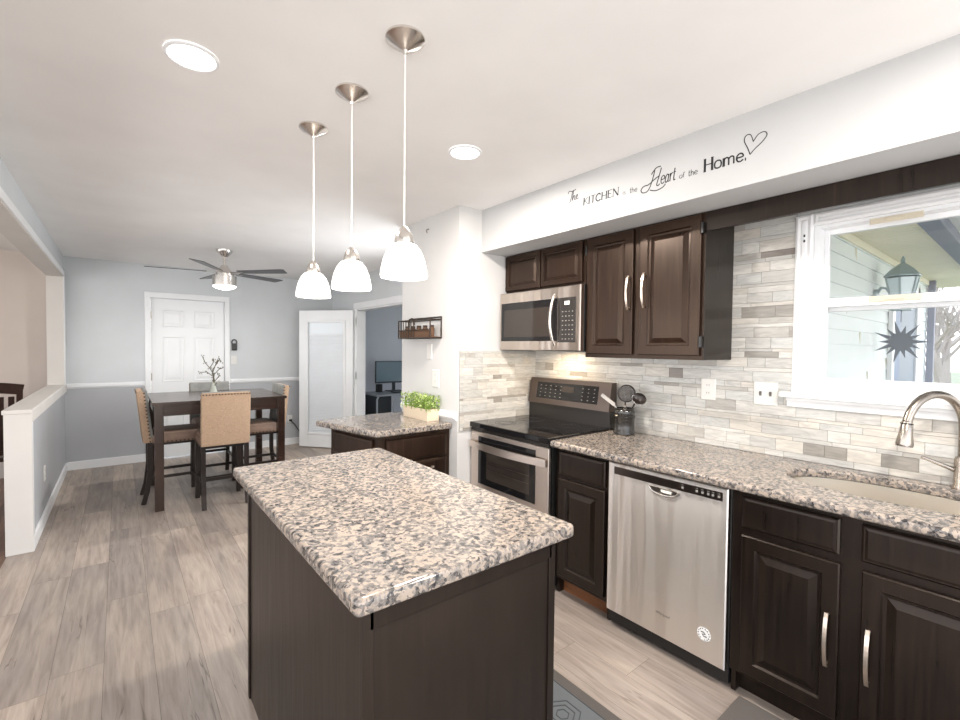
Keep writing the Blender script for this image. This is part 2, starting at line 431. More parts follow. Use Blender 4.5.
# office side wall (with open doorway), pillar block, kitchen wall
OY0, OY1 = 4.62, 6.05
b = MB(); b.box(XO, XO+.12, OY1, YF+.12, 0, ZC).box(XO, XO+.12, YE, 3.42, 0, ZC).box(XO, XO+.12, 4.42, OY0, 0, ZC).box(XO, XO+.12, 3.42, 4.42, 0, .85).box(XO, XO+.12, 3.42, 4.42, 2.1, ZC).box(XO, XO+.12, OY0, OY1, 1.975, ZC)
struct(b.build('wall_office', 'paint_bluegrey'))
mpo = faceX(XO); casing('trim_4', mpo, OY0, OY1, 1.975, .075)
struct(MB().box(XO-.002, XO+.122, OY1-.0, OY1-.02, 0, 1.955).box(XO-.002, XO+.122, OY0, OY0+.02, 0, 1.955).box(XO-.002, XO+.122, OY0, OY1, 1.957, 1.973).build('trim_5', 'trim_white'))
b = MB(); b.box(XE, XR+.13, YR, YE, 0, ZC); struct(b.build('wall_pillar', 'paint_bright'))
rail('trim_6', faceX(XE), YR+.002, YE)
rail('trim_7', lambda u, v, h: Vector((u, YR-h, v)), XE, XE+.008) if False else None
WY0, WY1, WZ0, WZ1 = -.36, .725, 1.247, 2.05      # window opening
b = MB(); b.box(XR, XR+.13, WY1, YR, 0, ZC).box(XR, XR+.13, YB, WY0, 0, ZC).box(XR, XR+.13, WY0, WY1, 0, WZ0).box(XR, XR+.13, WY0, WY1, WZ1, ZC)
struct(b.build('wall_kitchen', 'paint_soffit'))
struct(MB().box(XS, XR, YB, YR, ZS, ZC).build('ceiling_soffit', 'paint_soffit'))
# living room and office shells
struct(MB().box(-4.6, XLB, YF, YF+.12, 0, ZC).build('wall_living', 'paint_beige'))
struct(MB().box(XO+.12, 7.5, YF+.0, YF+.12, 0, ZC).build('wall_office_far', 'paint_office'))
baseboard('baseboard_office', faceY(YF), XO+.12, 7.0)

# knee wall, post and header of the wide opening on the left
KY = 4.39
b = MB(); b.m(0).box(XLB, XL, KY, YF, 0, .965); b.build('wall_knee', 'paint_lowgrey')
struct(bpy.data.objects['wall_knee'])
b = MB(); b.box(XLB-.004, XL+.012, KY-.02, KY, 0, .965, .002); struct(b.build('trim_8', 'trim_cream'))
b = MB(); b.box(XLB-.012, XL+.018, KY-.03, 6.82, .965, .995, .006).box(XL, XL+.016, KY, YF, .905, .965, .004); struct(b.build('trim_9', 'trim_cream'))
b = MB(); b.box(XL, XL+.012, KY, KY+.04, .10, .905); struct(b.build('trim_10', 'trim_white'))
baseboard('baseboard_left', lambda u, v, h: Vector((XL+h, u, v)), KY-.01, YF)
b = MB(); b.box(XLB, XL, 6.82, YF, .965, ZC); struct(b.build('wall_left', 'paint_bluegrey'))
b = MB(); b.box(XLB, XL, YB, 6.82, 2.2, ZC); struct(b.build('wall_header', 'paint_bluegrey'))
b = MB(); b.box(XLB-.008, XL+.008, YB, 6.82, 2.19, 2.202).box(XLB-.008, XL+.008, 6.806, 6.822, .995, 2.2); struct(b.build('trim_11', 'paint_header'))
b = MB(); b.box(XL, XL+.018, 6.82-.004, 6.875, .995, 2.25, .004).box(XL, XL+.018, YB, 6.875, 2.20, 2.255, .004); struct(b.build('trim_12', 'trim_white'))

# ------------------------------------------------------------------ window over the sink
win = sgroup('window_1', (XR, (WY0+WY1)/2, WZ0))
b = MB(); mpw = faceX(XR)
pr = [(0, 0), (0, .014), (.012, .02), (.03, .016), (.05, .022)]
b.rings(mpw, WY1, WY1+.072, 1.235, WZ1+.055, [(0, 0), (0, .016), (.01, .022), (.022, .018), (.03, .022)])
b.rings(mpw, WY0-.09, WY0, 1.235, WZ1+.055, [(0, 0), (0, .016), (.01, .022), (.022, .018), (.03, .022)])
b.rings(mpw, WY0, WY1, WZ1, WZ1+.055, [(0, 0), (0, .016), (.01, .022), (.022, .018), (.03, .022)])
b.build('window_casing', 'trim_white', win)
b = MB(); b.box(XR-.055, XR+.06, WY0-.11, WY1+.115, 1.222, 1.247, .006); b.box(XR-.035, XR, WY0-.09, WY1+.09, 1.205, 1.222, .004); b.box(XR-.02, XR, WY0-.09, WY1+.09, 1.175, 1.205, .003)
b.build('window_sill', 'trim_white', win)
b = MB(); x0, x1 = XR+.005, XR+.125
b.box(x0, x1, WY1-.024, WY1, WZ0, WZ1).box(x0, x1, WY0, WY0+.024, WZ0, WZ1).box(x0, x1, WY0+.024, WY1-.024, WZ1-.015, WZ1).box(x0, x1, WY0+.024, WY1-.024, WZ0, WZ0+.02)
b.build('window_frame', 'trim_white', win)
def sash(name, x, z0, z1, tw, bw, sw):
    o = MB(); y0, y1 = WY0+.024, WY1-.024
    o.box(x, x+.03, y1-sw, y1, z0, z1, .003).box(x, x+.03, y0, y0+sw, z0, z1, .003).box(x, x+.03, y0+sw, y1-sw, z1-tw, z1, .003).box(x, x+.03, y0+sw, y1-sw, z0, z0+bw, .003)
    f = o.build(name, 'trim_white', win)
    MB().box(x+.013, x+.017, y0+sw, y1-sw, z0+bw, z1-tw).build('pane', 'pane_glass', f)
    return f
su = sash('upper_sash', XR+.07, 1.64, WZ1-.015, .025, .04, .02)
sl = sash('lower_sash', XR+.035, WZ0+.02, 1.70, .04, .055, .026)
for z, x in ((2.026, XR+.004), (1.685, XR+.034)):
    b = MB(); b.box(x-.006, x, .345, .52, z-.013, z+.013, .005).box(x-.012, x-.006, .40, .465, z-.006, z+.006, .002)
    for yy in (.365, .50): b.tube([(x-.009, yy, z), (x-.004, yy, z)], .004, 8)
    b.build('sash_lock', 'lock_beige', win)
b = MB(); b.box(XR+.033, XR+.0352, .60, .655, 1.272, 1.287); b.build('paper_tag', 'label_paper', win)
b = MB(); b.box(XR-.024, XR-.021, .755, .762, 2.0, 2.012).box(XR-.024, XR-.021, .755, .762, 1.975, 1.987); b.build('shade_bracket', 'black_plastic', win)

# added window, unseen beyond the pillar, made up to light the dining room
w2 = sgroup('window_added', (XO, 4.2, .85))
b = MB(); pr = [(0, 0), (0, .014), (.006, .02)]
b.rings(mpo, 4.42, 4.48, .80, 2.17, pr); b.rings(mpo, 3.42, 4.42, 2.1, 2.17, pr); b.rings(mpo, 3.39, 4.48, .80, .85, [(0, 0), (0, .04), (.004, .045)])
b.build('window_casing', 'trim_white', w2)
b = MB(); b.box(XO+.03, XO+.06, 3.42, 4.42, .85, .90).box(XO+.03, XO+.06, 3.42, 4.42, 2.05, 2.1).box(XO+.03, XO+.06, 3.42, 3.47, .9, 2.05).box(XO+.03, XO+.06, 4.37, 4.42, .9, 2.05).box(XO+.03, XO+.06, 3.47, 4.37, 1.45, 1.50)
b.build('window_frame', 'trim_white', w2)
dl = lamp('dining_fill_light', 'AREA', (XO+.10, 3.92, 1.475), DINE_FILL_W, (.97, .98, 1.0), 1.0, (0, PI/2-.38, 0)); dl.data.shape = 'RECTANGLE'; dl.data.size = 1.2; dl.data.size_y = .95  # added fill lamp in the made-up window, brightens dining walls and ceiling

# ------------------------------------------------------------------ tile backsplash
def tiles(name, label, mp, span, z0, z1, seed, ends=None):
    rnd = random.Random(seed); b = MB(); g = .0012
    hs = [.052, .020, .031, .058, .020, .052, .031, .016, .058]; z = z0; i = rnd.randrange(3)
    b.m(0)
    while z < z1-.004:
        h = hs[i % len(hs)]; i += 1; ze = min(z+h, z1)
        if z1-ze < .008: ze = z1
        u0, u1 = span((z+ze)/2)
        u = u0-rnd.uniform(0, .15)
        while u < u1:
            L = rnd.choice((.085, .12, .16, .16, .22, .28)); a, c = max(u, u0), min(u+L, u1); u += L
            if c-a < .012: continue
            b.rings(mp, a+g/2, c-g/2, z+g/2, ze-g/2, [(0, .002), (0, .0075), (.0008, .0083)])
        z = ze
    b.m(1)
    for (a, c, p, q) in ends: b.rings(mp, a, c, p, q, [(0, 0), (0, .0062)])
    o = b.build(name, ['marble_tile', 'grout']); return tag(o, label, 'backsplash')
tiles('tile_backsplash', 'long mosaic tile backsplash in grey and beige strips running behind range, outlets and under window', faceX(XR),
      lambda z: ((-1.0 if z < 1.175 else .797), (YR-.009 if z < 1.43 else 1.088)), .9145, ZS-.001, 5,
      [(-1.0, YR-.009, .9145, 1.175), (.797, YR-.009, 1.175, 1.43), (.797, 1.088, 1.43, ZS-.001)])
tiles('tile_backsplash', 'small square mosaic tile panel on the short wall left of the range', faceY(YR),
      lambda z: (XE+.012, XR-.001), .862, 1.426, 11, [(XE+.012, XR-.001, .862, 1.426)])

# ------------------------------------------------------------------ granite slabs
def slab(name, label, outer, z, th=.036, hole=None, rad=.012):
    cu = bpy.data.curves.new('slab', 'CURVE'); cu.dimensions = '2D'; cu.fill_mode = 'BOTH'
    bv = .010; cu.extrude = th/2-bv; cu.bevel_depth = bv; cu.bevel_resolution = 3; cu.offset = -bv
    def rnd(pts, r):
        out = []; k = len(pts)
        for i in range(k):
            p = Vector(pts[i]); a = Vector(pts[i-1]); c = Vector(pts[(i+1) % k])
            da = (a-p).normalized(); dc = (c-p).normalized()
            for t in range(6):
                t /= 5; q0 = p+da*r*(1-t); q1 = p+dc*r*t; out.append(q0+(q1-q0)*t)
        return out
    ps = [rnd(outer, rad)]+([hole] if hole else [])
    for pts in ps:
        s = cu.splines.new('POLY'); s.points.add(len(pts)-1); s.use_cyclic_u = True
        for q, p in zip(s.points, pts): q.co = (p[0], p[1], 0, 1)
    t = bpy.data.objects.new('tmp', cu); COL.objects.link(t)
    bpy.context.view_layer.update()
    me = bpy.data.meshes.new_from_object(t.evaluated_get(bpy.context.evaluated_depsgraph_get()))
    bpy.data.objects.remove(t)
    xs = [p[0] for p in outer]; ys = [p[1] for p in outer]; cx, cy = (min(xs)+max(xs))/2, (min(ys)+max(ys))/2
    me.transform(Matrix.Translation((-cx, -cy, th/2))); me.materials.clear(); me.materials.append(MATS['granite'])
    me.name = name; o = bpy.data.objects.new(name, me); COL.objects.link(o); o.location = (cx, cy, z-th)
    return tag(o, label, 'countertop')
SCX, SCY, SHX, SHY, SP = 2.340, .365, .195, .350, 2.2
def sup(hx, hy, k=64):
    out = []
    for i in range(k):
        a = 2*PI*i/k; c, s = math.cos(a), math.sin(a)
        out.append((SCX+hx*math.copysign(abs(c)**(2/SP), c), SCY+hy*math.copysign(abs(s)**(2/SP), s)))
    return out
slab('granite_countertop', 'long polished speckled granite worktop along the wall with the oval sink cutout', [(1.958, -1.0), (XR-.001, -1.0), (XR-.001, 1.806), (1.958, 1.806)], .914, hole=sup(SHX, SHY))
slab('granite_island_top', 'speckled brown and grey granite top on the kitchen island under the pendants', [(.382, .888), (1.085, .888), (1.085, 2.218), (.382, 2.218)], .914, .04, rad=.02)
slab('granite_corner_top', 'small granite top with angled corner carrying the herb planter', [(1.262, 2.625), (XE-.002, 2.640), (XE-.002, YE-.02), (1.55, YE-.02), (1.10, 3.29)], .914, .04, rad=.02)

# ------------------------------------------------------------------ cabinets
def pull(mp, u, v0, v1, parent, horiz=False, mtl='pull_nickel'):
    b = MB(); pts = []
    for i in range(13):
        t = i/12; q = v0+(v1-v0)*t; h = .014+.020*math.sin(PI*t)**.7
        pts.append(mp(q, u, h) if horiz else mp(u, q, h))
    nr = (mp(u, v0, 1)-mp(u, v0, 0))
    b.bar(pts, .012, .006, nr)
    for q in (v0+.008, v1-.008):
        a, c = (mp(q, u, 0), mp(q, u, .018)) if horiz else (mp(u, q, 0), mp(u, q, .018))
        b.tube([a, c], .005, 8)
    return b.build('handle', mtl, parent)
PAN = [(0, 0), (0, .016), (.004, .020), (.050, .020), (.056, .011), (.066, .010), (.092, .019)]
DRW = [(0, 0), (0, .013), (.006, .018), (.010, .018), (.018, .020)]
def door(mp, u0, u1, v0, v1, parent, m, hu=None, hv=None, hinge=None):
    w = min(u1-u0, v1-v0); k = 1.0 if w > .26 else .62
    b = MB(); b.rings(mp, u0, u1, v0, v1, [(i*k, h) for i, h in PAN]); d = b.build('door', m, parent)
    if hu is not None: pull(mp_off(mp, .02), hu, hv[0], hv[1], d)
    if hinge is not None:
        for v in (v0+.07, v1-.07):
            hb = MB(); hb.rings(mp, hinge-.006, hinge+.006, v-.028, v+.028, [(0, 0), (0, .022), (.002, .024)]); hb.build('hinge', 'black_plastic', d)
    return d
def mp_off(mp, o): return lambda u, v, h: mp(u, v, h+o)
def drawer(mp, u0, u1, v0, v1, parent, m):
    b = MB(); b.rings(mp, u0, u1, v0, v1, DRW); return b.build('drawer', m, parent)
XF = 2.022
def base_cab(name, label, y0, y1, m='espresso'):
    t = thing(name, label, 'cabinet', ((XF+XR)/2, (y0+y1)/2, 0))
    b = MB(); z1 = .876
    # carcass without a closed top, so that a sink bowl can hang inside
    b.box(XF, XF+.02, y0, y1, .10, z1, .001).box(XF+.02, XR-.012, y0, y0+.018, 0, z1).box(XF+.02, XR-.012, y1-.018, y1, 0, z1)
    b.box(XF+.02, XR-.012, y0+.018, y1-.018, .10, .118).box(XR-.02, XR-.012, y0+.018, y1-.018, .118, z1)
    b.build('body', m, t)
    MB().box(XF+.06, XF+.075, y0, y1, 0, .10).build('toe_kick', 'toe_wood' if y0 > 1.3 else 'espresso', t)
    return t
mpc = faceX(XF)
c1 = base_cab('base_cabinet', 'narrow dark base cabinet between range and dishwasher', 1.432, 1.806)
drawer(mpc, 1.452, 1.775, .715, .855, c1, 'espresso'); door(mpc, 1.452, 1.775, .125, .695, c1, 'espresso')
c2 = base_cab('base_cabinet', 'dark base cabinet under the sink with two doors right of the dishwasher', -.03, .818)
drawer(mpc, .453, .778, .722, .852, c2, 'espresso'); drawer(mpc, .035, .392, .722, .852, c2, 'espresso')
door(mpc, .450, .776, .120, .690, c2, 'espresso', .480, (.312, .506)); door(mpc, .030, .388, .120, .690, c2, 'espresso', .364, (.308, .500))

# kitchen island
isl = thing('kitchen_island', 'dark brown kitchen island base under the granite top in the foreground', 'island', (.705, 1.46, 0))
ix0, ix1, iy0, iy1 = .405, 1.012, .903, 2.03
b = MB(); b.box(ix0+.006, ix1-.006, iy0+.006, iy1-.006, 0, .874); b.build('body', 'island_wood', isl)
b = MB()
b.bm.free()
for a, c in ((ix0, iy0), (ix1-.026, iy0)): MB().box(a, a+.026, c, c+.02, 0, .874, .002).build('corner_strip', 'island_wood', isl)
MB().box(ix0, ix0+.02, iy1-.024, iy1, 0, .874, .002).build('corner_strip', 'espresso', isl)
b = MB(); b.box(ix0+.015, ix1-.015, iy0-.0, iy0+.012, .83, .874, .002); b.build('rail', 'espresso', isl)

# corner cabinet under the planter
cc = thing('corner_cabinet', 'dark corner base cabinet with angled side against the short wall', 'cabinet', (1.55, 3.0, 0))
A0, A1, A2, A3 = (1.20, 3.24), (1.30, 2.675), (XE-.004, 2.675), (XE-.004, YE-.03)
b = MB(); b.prism([A0, A1, A2, A3, (1.50, YE-.03)], .0, .873); b.build('body', 'espresso_upper', cc)
mpf = faceAB(A1, A2); Wf = A2[0]-A1[0]
drawer(mpf, .045, Wf-.035, .695, .845, cc, 'espresso_upper')
d = drawer(mpf, .045, Wf-.035, .40, .675, cc, 'espresso_upper'); pull(mp_off(mpf, .02), .625, .20, .40, d, True)
d = drawer(mpf, .045, Wf-.035, .11, .385, cc, 'espresso_upper'); pull(mp_off(mpf, .02), .33, .20, .40, d, True)
mps = faceAB(A0, A1); Ws = (Vector(A1)-Vector(A0)).length
drawer(mps, .05, Ws-.05, .695, .845, cc, 'espresso_upper'); door(mps, .05, Ws-.05, .12, .675, cc, 'espresso_upper')

# wall cabinets
mpu = faceX(XU); mu = 'espresso_upper'
u1 = thing('wall_cabinet', 'low dark wall cabinet with two small doors above the microwave', 'cabinet', ((XU+XR)/2, 2.2, 1.856))
MB().box(XU, XR-.009, 1.826, YR-.01, 1.856, ZS-.002, .001).build('body', mu, u1)
door(mpu, 2.212, 2.565, 1.872, 2.128, u1, mu); door(mpu, 1.846, 2.198, 1.872, 2.128, u1, mu)
u2_ = thing('wall_cabinet', 'tall dark wall cabinet with two doors between microwave and window', 'cabinet', ((XU+XR)/2, 1.455, 1.40))
MB().box(XU, XR-.009, 1.09, 1.822, 1.398, ZS-.002, .001).build('body', mu, u2_)
door(mpu, 1.484, 1.806, 1.42, 2.128, u2_, mu, 1.502, (1.675, 1.865), 1.812)
door(mpu, 1.102, 1.444, 1.42, 2.128, u2_, mu, 1.404, (1.68, 1.87), 1.096)
MB().box(XU+.001, XR-.009, 1.086, 1.09, 1.399, ZS-.003).build('end_panel', 'espresso', u2_)
tag(MB().box(XU-.002, XU+.02, -1.0, 1.085, 2.042, ZS-.002, .002).build('valance_board', 'espresso'), 'dark wooden valance board over the window, below the soffit', 'valance')

# ------------------------------------------------------------------ range
RY0, RY1 = 1.812, 2.568
rg = thing('electric_range', 'stainless double oven range with black glass cooktop', 'range', (2.29, 2.19, 0))
MB().box(1.995, 2.60, RY0, RY1, .03, .895, .002).build('body', 'black_plastic', rg)
b = MB(); b.box(1.955, 2.545, RY0-.002, RY1+.002, .890, .926, .005).build('cooktop', 'black_glass', rg)
b = MB()
for (x, y, r) in ((2.12, 2.02, .10), (2.12, 2.37, .075), (2.38, 2.02, .075), (2.38, 2.37, .095)):
    for rr in (r, r-.02): b.lathe([(rr, .9265), (rr, .9268), (rr-.002, .9268), (rr-.002, .9265)], (x, y, 0), 40, False, False)
b.build('burner_marks', 'burner_ring', rg)
mpr = faceX(1.985)
def oven(name, z0, z1, wz0, wz1, hz):
    d = MB(); d.rings(mpr, RY0+.004, RY1-.004, z0, z1, [(0, 0), (0, .018), (.004, .022)]); o = d.build(name, 'stainless_flat', rg)
    d = MB(); d.rings(mpr, RY0+.11, RY1-.09, wz0, wz1, [(0, .018), (0, .024), (.002, .0245)]); g = d.build('oven_window', 'black_glass', o)
    if wz1-wz0 > .15:
        d = MB(); d.rings(mpr, RY0+.16, RY1-.18, wz0+.045, wz1-.045, [(0, .0246), (0, .0252)]); d.build('inner_pane', 'oven_glass', g)
        d = MB()
        for zz in (wz0+.11, wz0+.16): d.box(1.985-.0256, 1.985-.0252, RY0+.165, RY1-.185, zz, zz+.003)
        d.build('oven_rack', 'console_steel', g)
    pts = [Vector((1.985-.035-.035*math.sin(PI*t/16), RY0+.012+(RY1-RY0-.024)*t/16, hz)) for t in range(17)]
    d = MB(); d.bar(pts, .044, .014, (-1, 0, 0)); d.box(1.94, 1.965, RY0+.028, RY0+.055, hz-.015, hz+.015, .003).box(1.94, 1.965, RY1-.055, RY1-.028, hz-.015, hz+.015, .003)
    d.build('handle', 'stainless_flat', o)
oven('upper_oven_door', .47, .862, .505, .835, .775)
oven('lower_oven_door', .10, .462, .16, .37, .42)
MB().rings(faceX(1.98), RY0+.004, RY1-.004, .866, .889, [(0, 0), (0, .015)]).build('front_trim', 'console_dark', rg)
# back console
b = MB(); b.box(2.545, 2.605, RY0, RY1, .90, 1.05, .002).build('console_base', 'console_dark', rg)
b = MB(); b.poly3([(2.515, RY0-.01, 1.035), (2.600, RY0-.01, 1.035), (2.600, RY0-.01, 1.225), (2.548, RY0-.01, 1.225)], [(2.515, RY1-.02, 1.035), (2.600, RY1-.02, 1.035), (2.600, RY1-.02, 1.225), (2.548, RY1-.02, 1.225)])
con = b.build('console', 'console_steel', rg)
def mpk(u, v, h):
    t = (v-1.035)/.19; return Vector((2.515+.033*t-h, u, v))
b = MB(); b.rings(mpk, 1.90, 2.47, 1.075, 1.195, [(0, -.001), (0, .003), (.002, .0035)]); b.build('control_glass', 'black_glass', con)
b = MB()
for i in range(11):
    for j in range(4):
        if 3 <= i <= 5: continue
        u = 1.925+i*.050; v = 1.092+j*.026
        b.rings(mpk, u, u+.010, v, v+.003, [(0, .003), (0, .0042)])
b.build('control_marks', 'utensil_grey', con)
b = MB(); b.rings(mpk, 2.11, 2.22, 1.135, 1.175, [(0, .003), (0, .0042)]); b.build('clock_display', 'oven_glass', con)

# ------------------------------------------------------------------ microwave
mw = thing('microwave', 'stainless microwave mounted over the range', 'microwave', (2.42, 2.19, 1.43))
MY0, MY1 = 1.806, 2.562
MB().box(2.255, XR-.010, MY0, MY1, 1.433, 1.852, .002).build('body', 'black_plastic', mw)
mpm = faceX(2.255)
b = MB(); b.rings(mpm, MY0+.002, MY1-.002, 1.437, 1.848, [(0, 0), (0, .03), (.004, .034)]); face = b.build('front_panel', 'stainless_warm', mw)
b = MB(); b.rings(mpm, 1.995, MY1-.018, 1.50, 1.775, [(0, .03), (0, .0355), (.002, .036)]); wn_ = b.build('door_window', 'black_glass', face)
b = MB(); b.rings(mpm, 2.06, MY1-.05, 1.53, 1.725, [(0, .036), (0, .0365)]); b.build('window_screen', 'oven_glass', wn_)
b = MB(); b.rings(mpm, 1.845, 1.99, 1.490, 1.775, [(0, .03), (0, .0355), (.002, .036)]); cp = b.build('control_panel', 'console_dark', face)
b = MB()
for i in range(4):
    for j in range(7): b.rings(mpm, 1.864+i*.027, 1.864+i*.027+.009, 1.51+j*.029, 1.514+j*.029, [(0, .036), (0, .0368)])
b.build('buttons', 'utensil_grey', cp)
b = MB(); b.rings(mpm, 1.895, 1.935, 1.728, 1.752, [(0, .036), (0, .0368)]); b.build('display', 'label_paper', cp)
pts = [Vector((2.255-.036-.006-.045*math.sin(PI*t/18)**.8, 2.012, 1.47+(1.80-1.47)*t/18)) for t in range(19)]
MB().tube(pts, .010, 12).build('handle', 'nickel', face, smooth=True)
b = MB(); b.box(2.34, 2.48, 2.02, 2.34, 1.431, 1.4335); b.build('lamp_lens', 'label_paper', mw)
lamp('cooktop_lamp', 'AREA', (2.42, 2.18, 1.425), MW_W, (1, .78, .54), .30)

# ------------------------------------------------------------------ dishwasher
dw = thing('dishwasher', 'stainless steel dishwasher under the granite counter', 'dishwasher', (2.3, 1.125, 0))
DY0, DY1 = .825, 1.427
MB().box(2.03, XR-.03, DY0, DY1, .02, .870).build('body', 'black_plastic', dw)
mpd = faceX(2.03)
b = MB(); b.rings(mpd, DY0+.003, DY1-.003, .088, .866, [(0, 0), (0, .03), (.005, .035)]); dd = b.build('door', 'stainless', dw)
b = MB(); b.rings(mpd, DY0+.025, DY1-.04, .808, .846, [(0, .034), (0, .0358)]); cb_ = b.build('control_strip', 'console_steel', dd)
b = MB()
for u in (1.02, .955, .93, .905, .885, .86):
    b.rings(mpd, u, u+.010, .820, .830, [(0, .0358), (0, .0364)]); b.rings(mpd, u, u+.010, .836, .838, [(0, .0358), (0, .0364)])
b.build('control_icons', 'utensil_grey', cb_)
# pocket handle
b = MB(); ps = [(1.04+.15*t/12, .797-.030*math.sin(PI*t/12)**.45) for t in range(13)]
fr = [Vector((1.994, u, v)) for u, v in ps]; bk = [Vector((1.990, u, v)) for u, v in ps]
b.poly3(fr, bk); pk = b.build('handle_pocket', 'nickel_dark', dd)
b = MB(); b.tube([Vector((1.990, u, v)) for u, v in ps], .0035, 8); b.build('pocket_rim', 'nickel', pk, smooth=True)
b = MB(); b.box(1.985, 1.990, 1.075, 1.125, .780, .792, .001); b.build('latch', 'label_paper', pk)
MB().box(2.075, 2.09, DY0, DY1, .0, .078, .001).build('kick_plate', 'console_steel', dw)
# round sticker with a ring of marks
b = MB(); mps_ = [(.915+.030*math.cos(2*PI*k/40), .205+.030*math.sin(2*PI*k/40)) for k in range(40)]
b.poly3([Vector((1.9945, u, v)) for u, v in mps_], [Vector((1.9938, u, v)) for u, v in mps_]); stk = b.build('sticker', 'sticker', dd)
b = MB()
for k in range(14):
    if k == 11: continue
    a = 2*PI*k/14; c = (.915+.024*math.cos(a), .205+.024*math.sin(a)); b.box(1.9932, 1.9939, c[0]-.0022, c[0]+.0022, c[1]-.0022, c[1]+.0022)
b.bar([(1.9935, .928, .212), (1.9935, .915, .214), (1.9935, .908, .208), (1.9935, .922, .203), (1.9935, .915, .196), (1.9935, .902, .198)], .004, .0006, (1, 0, 0))
b.build('sticker_print', 'decal_black', stk)
def text(body, size, loc, parent, m, name, ext=.0002, shear=0):
    cu = bpy.data.curves.new(name, 'FONT'); cu.body = body; cu.size = size; cu.extrude = ext; cu.shear = shear
    t = bpy.data.objects.new('tmp', cu); COL.objects.link(t); bpy.context.view_layer.update()
    me = bpy.data.meshes.new_from_object(t.evaluated_get(bpy.context.evaluated_depsgraph_get())); bpy.data.objects.remove(t)
    R = Matrix(((0, 0, -1), (-1, 0, 0), (0, 1, 0))).to_4x4(); me.transform(R)
    root = parent
    while root.parent is not None: root = root.parent
    me.transform(Matrix.Translation(Vector(loc)-root.location)); me.materials.clear(); me.materials.append(MATS[m]); me.name = name
    o = bpy.data.objects.new(name, me); COL.objects.link(o); o.parent = parent; return o
text('Whirlpool', .017, (1.9945, 1.145, .196), dd, 'nickel_dark', 'maker_mark', shear=.2)

# ------------------------------------------------------------------ sink and faucet
sk = thing('kitchen_sink', 'oval undermount stainless sink in the granite counter', 'sink', (SCX, SCY, .70))
b = MB(); prof = [(1.045, .877), (1.045, .8765), (1.015, .8765), (1.01, .80), (1.0, .745), (.96, .715), (.88, .702), (.5, .698), (.12, .695)]
rr = []
for k, z in prof: rr.append([b.bm.verts.new((x, y, z)) for x, y in sup(SHX*k, SHY*k)])
for a, c in zip(rr, rr[1:]):
    for i in range(64): b._face([a[i], a[(i+1) % 64], c[(i+1) % 64], c[i]])
b._face(rr[-1]); b.build('bowl', 'sink_steel', sk, smooth=True)
MB().lathe([(.045, .699), (.045, .7035), (.036, .7035), (.034, .700)], (SCX, SCY, 0), 24).build('drain', 'nickel_dark', sk, smooth=True)
FX, FY = 2.578, .205
fc = thing('kitchen_faucet', 'brushed nickel gooseneck faucet behind the sink', 'faucet', (FX, FY, .914))
MB().lathe([(.030, .914), (.030, .922), (.025, .930), (.0245, 1.03), (.021, 1.04)], (FX, FY, 0), 24).build('base', 'faucet_nickel', fc, smooth=True)
ex, ey = 2.350, .338
dx, dy = ex-FX, ey-FY; D = math.hypot(dx, dy); dxn, dyn = dx/D, dy/D; R_ = D/2+.0
pts = [(FX, FY, 1.03), (FX, FY, 1.10), (FX, FY, 1.155)]
for i in range(1, 15):
    a = PI-(PI*.93)*i/14; pts.append((FX+dxn*(R_+R_*math.cos(a)), FY+dyn*(R_+R_*math.cos(a)), 1.155+R_*1.0*math.sin(a)))
MB().tube(pts, .0155, 16).build('spout', 'faucet_nickel', fc, smooth=True)
p = Vector(pts[-1]); q = p+Vector((dxn*.010, dyn*.010, -.095))
b = MB(); b.tube([p, p+(q-p)*.08, p+(q-p)*.1, p+(q-p)*.5, p+(q-p)*.9, q], [.0165, .0165, .018, .021, .027, .025], 20); b.build('spray_head', 'faucet_nickel', fc, smooth=True)
MB().tube([p+(q-p)*.06, p+(q-p)*.10], .0195, 20).build('collar', 'black_plastic', fc)
b = MB(); b.tube([(FX, FY+.02, .985), (FX-.015, FY+.05, 1.0), (FX-.05, FY+.11, 1.028)], [.010, .008, .006], 10); b.build('lever', 'faucet_nickel', fc, smooth=True)

# ------------------------------------------------------------------ outlets and switches
def plate(name, label, cat, mp, u0, u1, v0, v1, kind, par=None):
    b = MB(); b.rings(mp, u0, u1, v0, v1, [(0, 0), (0, .004), (.003, .007)])
    t = thing(name, label, cat, mp((u0+u1)/2, v0, 0)); b.build('plate', 'plate_white', t)
    cu, cv = (u0+u1)/2, (v0+v1)/2
    if kind == 'outlet':
        for dv in (-.022, .022):
            b = MB(); b.rings(mp, cu-.016, cu+.016, cv+dv-.013, cv+dv+.013, [(0, .006), (0, .0085)]); s = b.build('socket', 'plate_white', t)
            b = MB()
            for du in (-.006, .006): b.rings(mp, cu+du-.0014, cu+du+.0014, cv+dv-.003, cv+dv+.006, [(0, .008), (0, .0088)])
            b.build('slots', 'plate_slot', s)
    elif kind.startswith('toggle'):
        k = int(kind[-1])
        for i in range(k):
            cc_ = cu+(i-(k-1)/2)*.046
            b = MB(); b.rings(mp, cc_-.006, cc_+.006, cv-.012, cv+.012, [(0, .006), (0, .0075)])
            b.rings(mp, cc_-.004, cc_+.004, cv-.002, cv+.008, [(0, .007), (0, .016), (.001, .018)]); b.build('toggle', 'plate_slot' if k == 2 else 'plate_white', t)
    elif kind == 'rocker':
        b = MB(); b.rings(mp, cu-.016, cu+.016, cv-.033, cv+.033, [(0, .006), (0, .009), (.002, .010)]); b.build('rocker', 'plate_white', t)
    return t
mpt = faceX(XR-.0083)
plate('wall_outlet', 'white outlet on the tile backsplash left of the double switch', 'outlet', mpt, 1.163, 1.244, 1.168, 1.291, 'outlet')
plate('light_switch', 'white double toggle switch on the tile below the window casing', 'switch', mpt, .857, .968, 1.168, 1.288, 'toggle2')
mpe = faceX(XE)
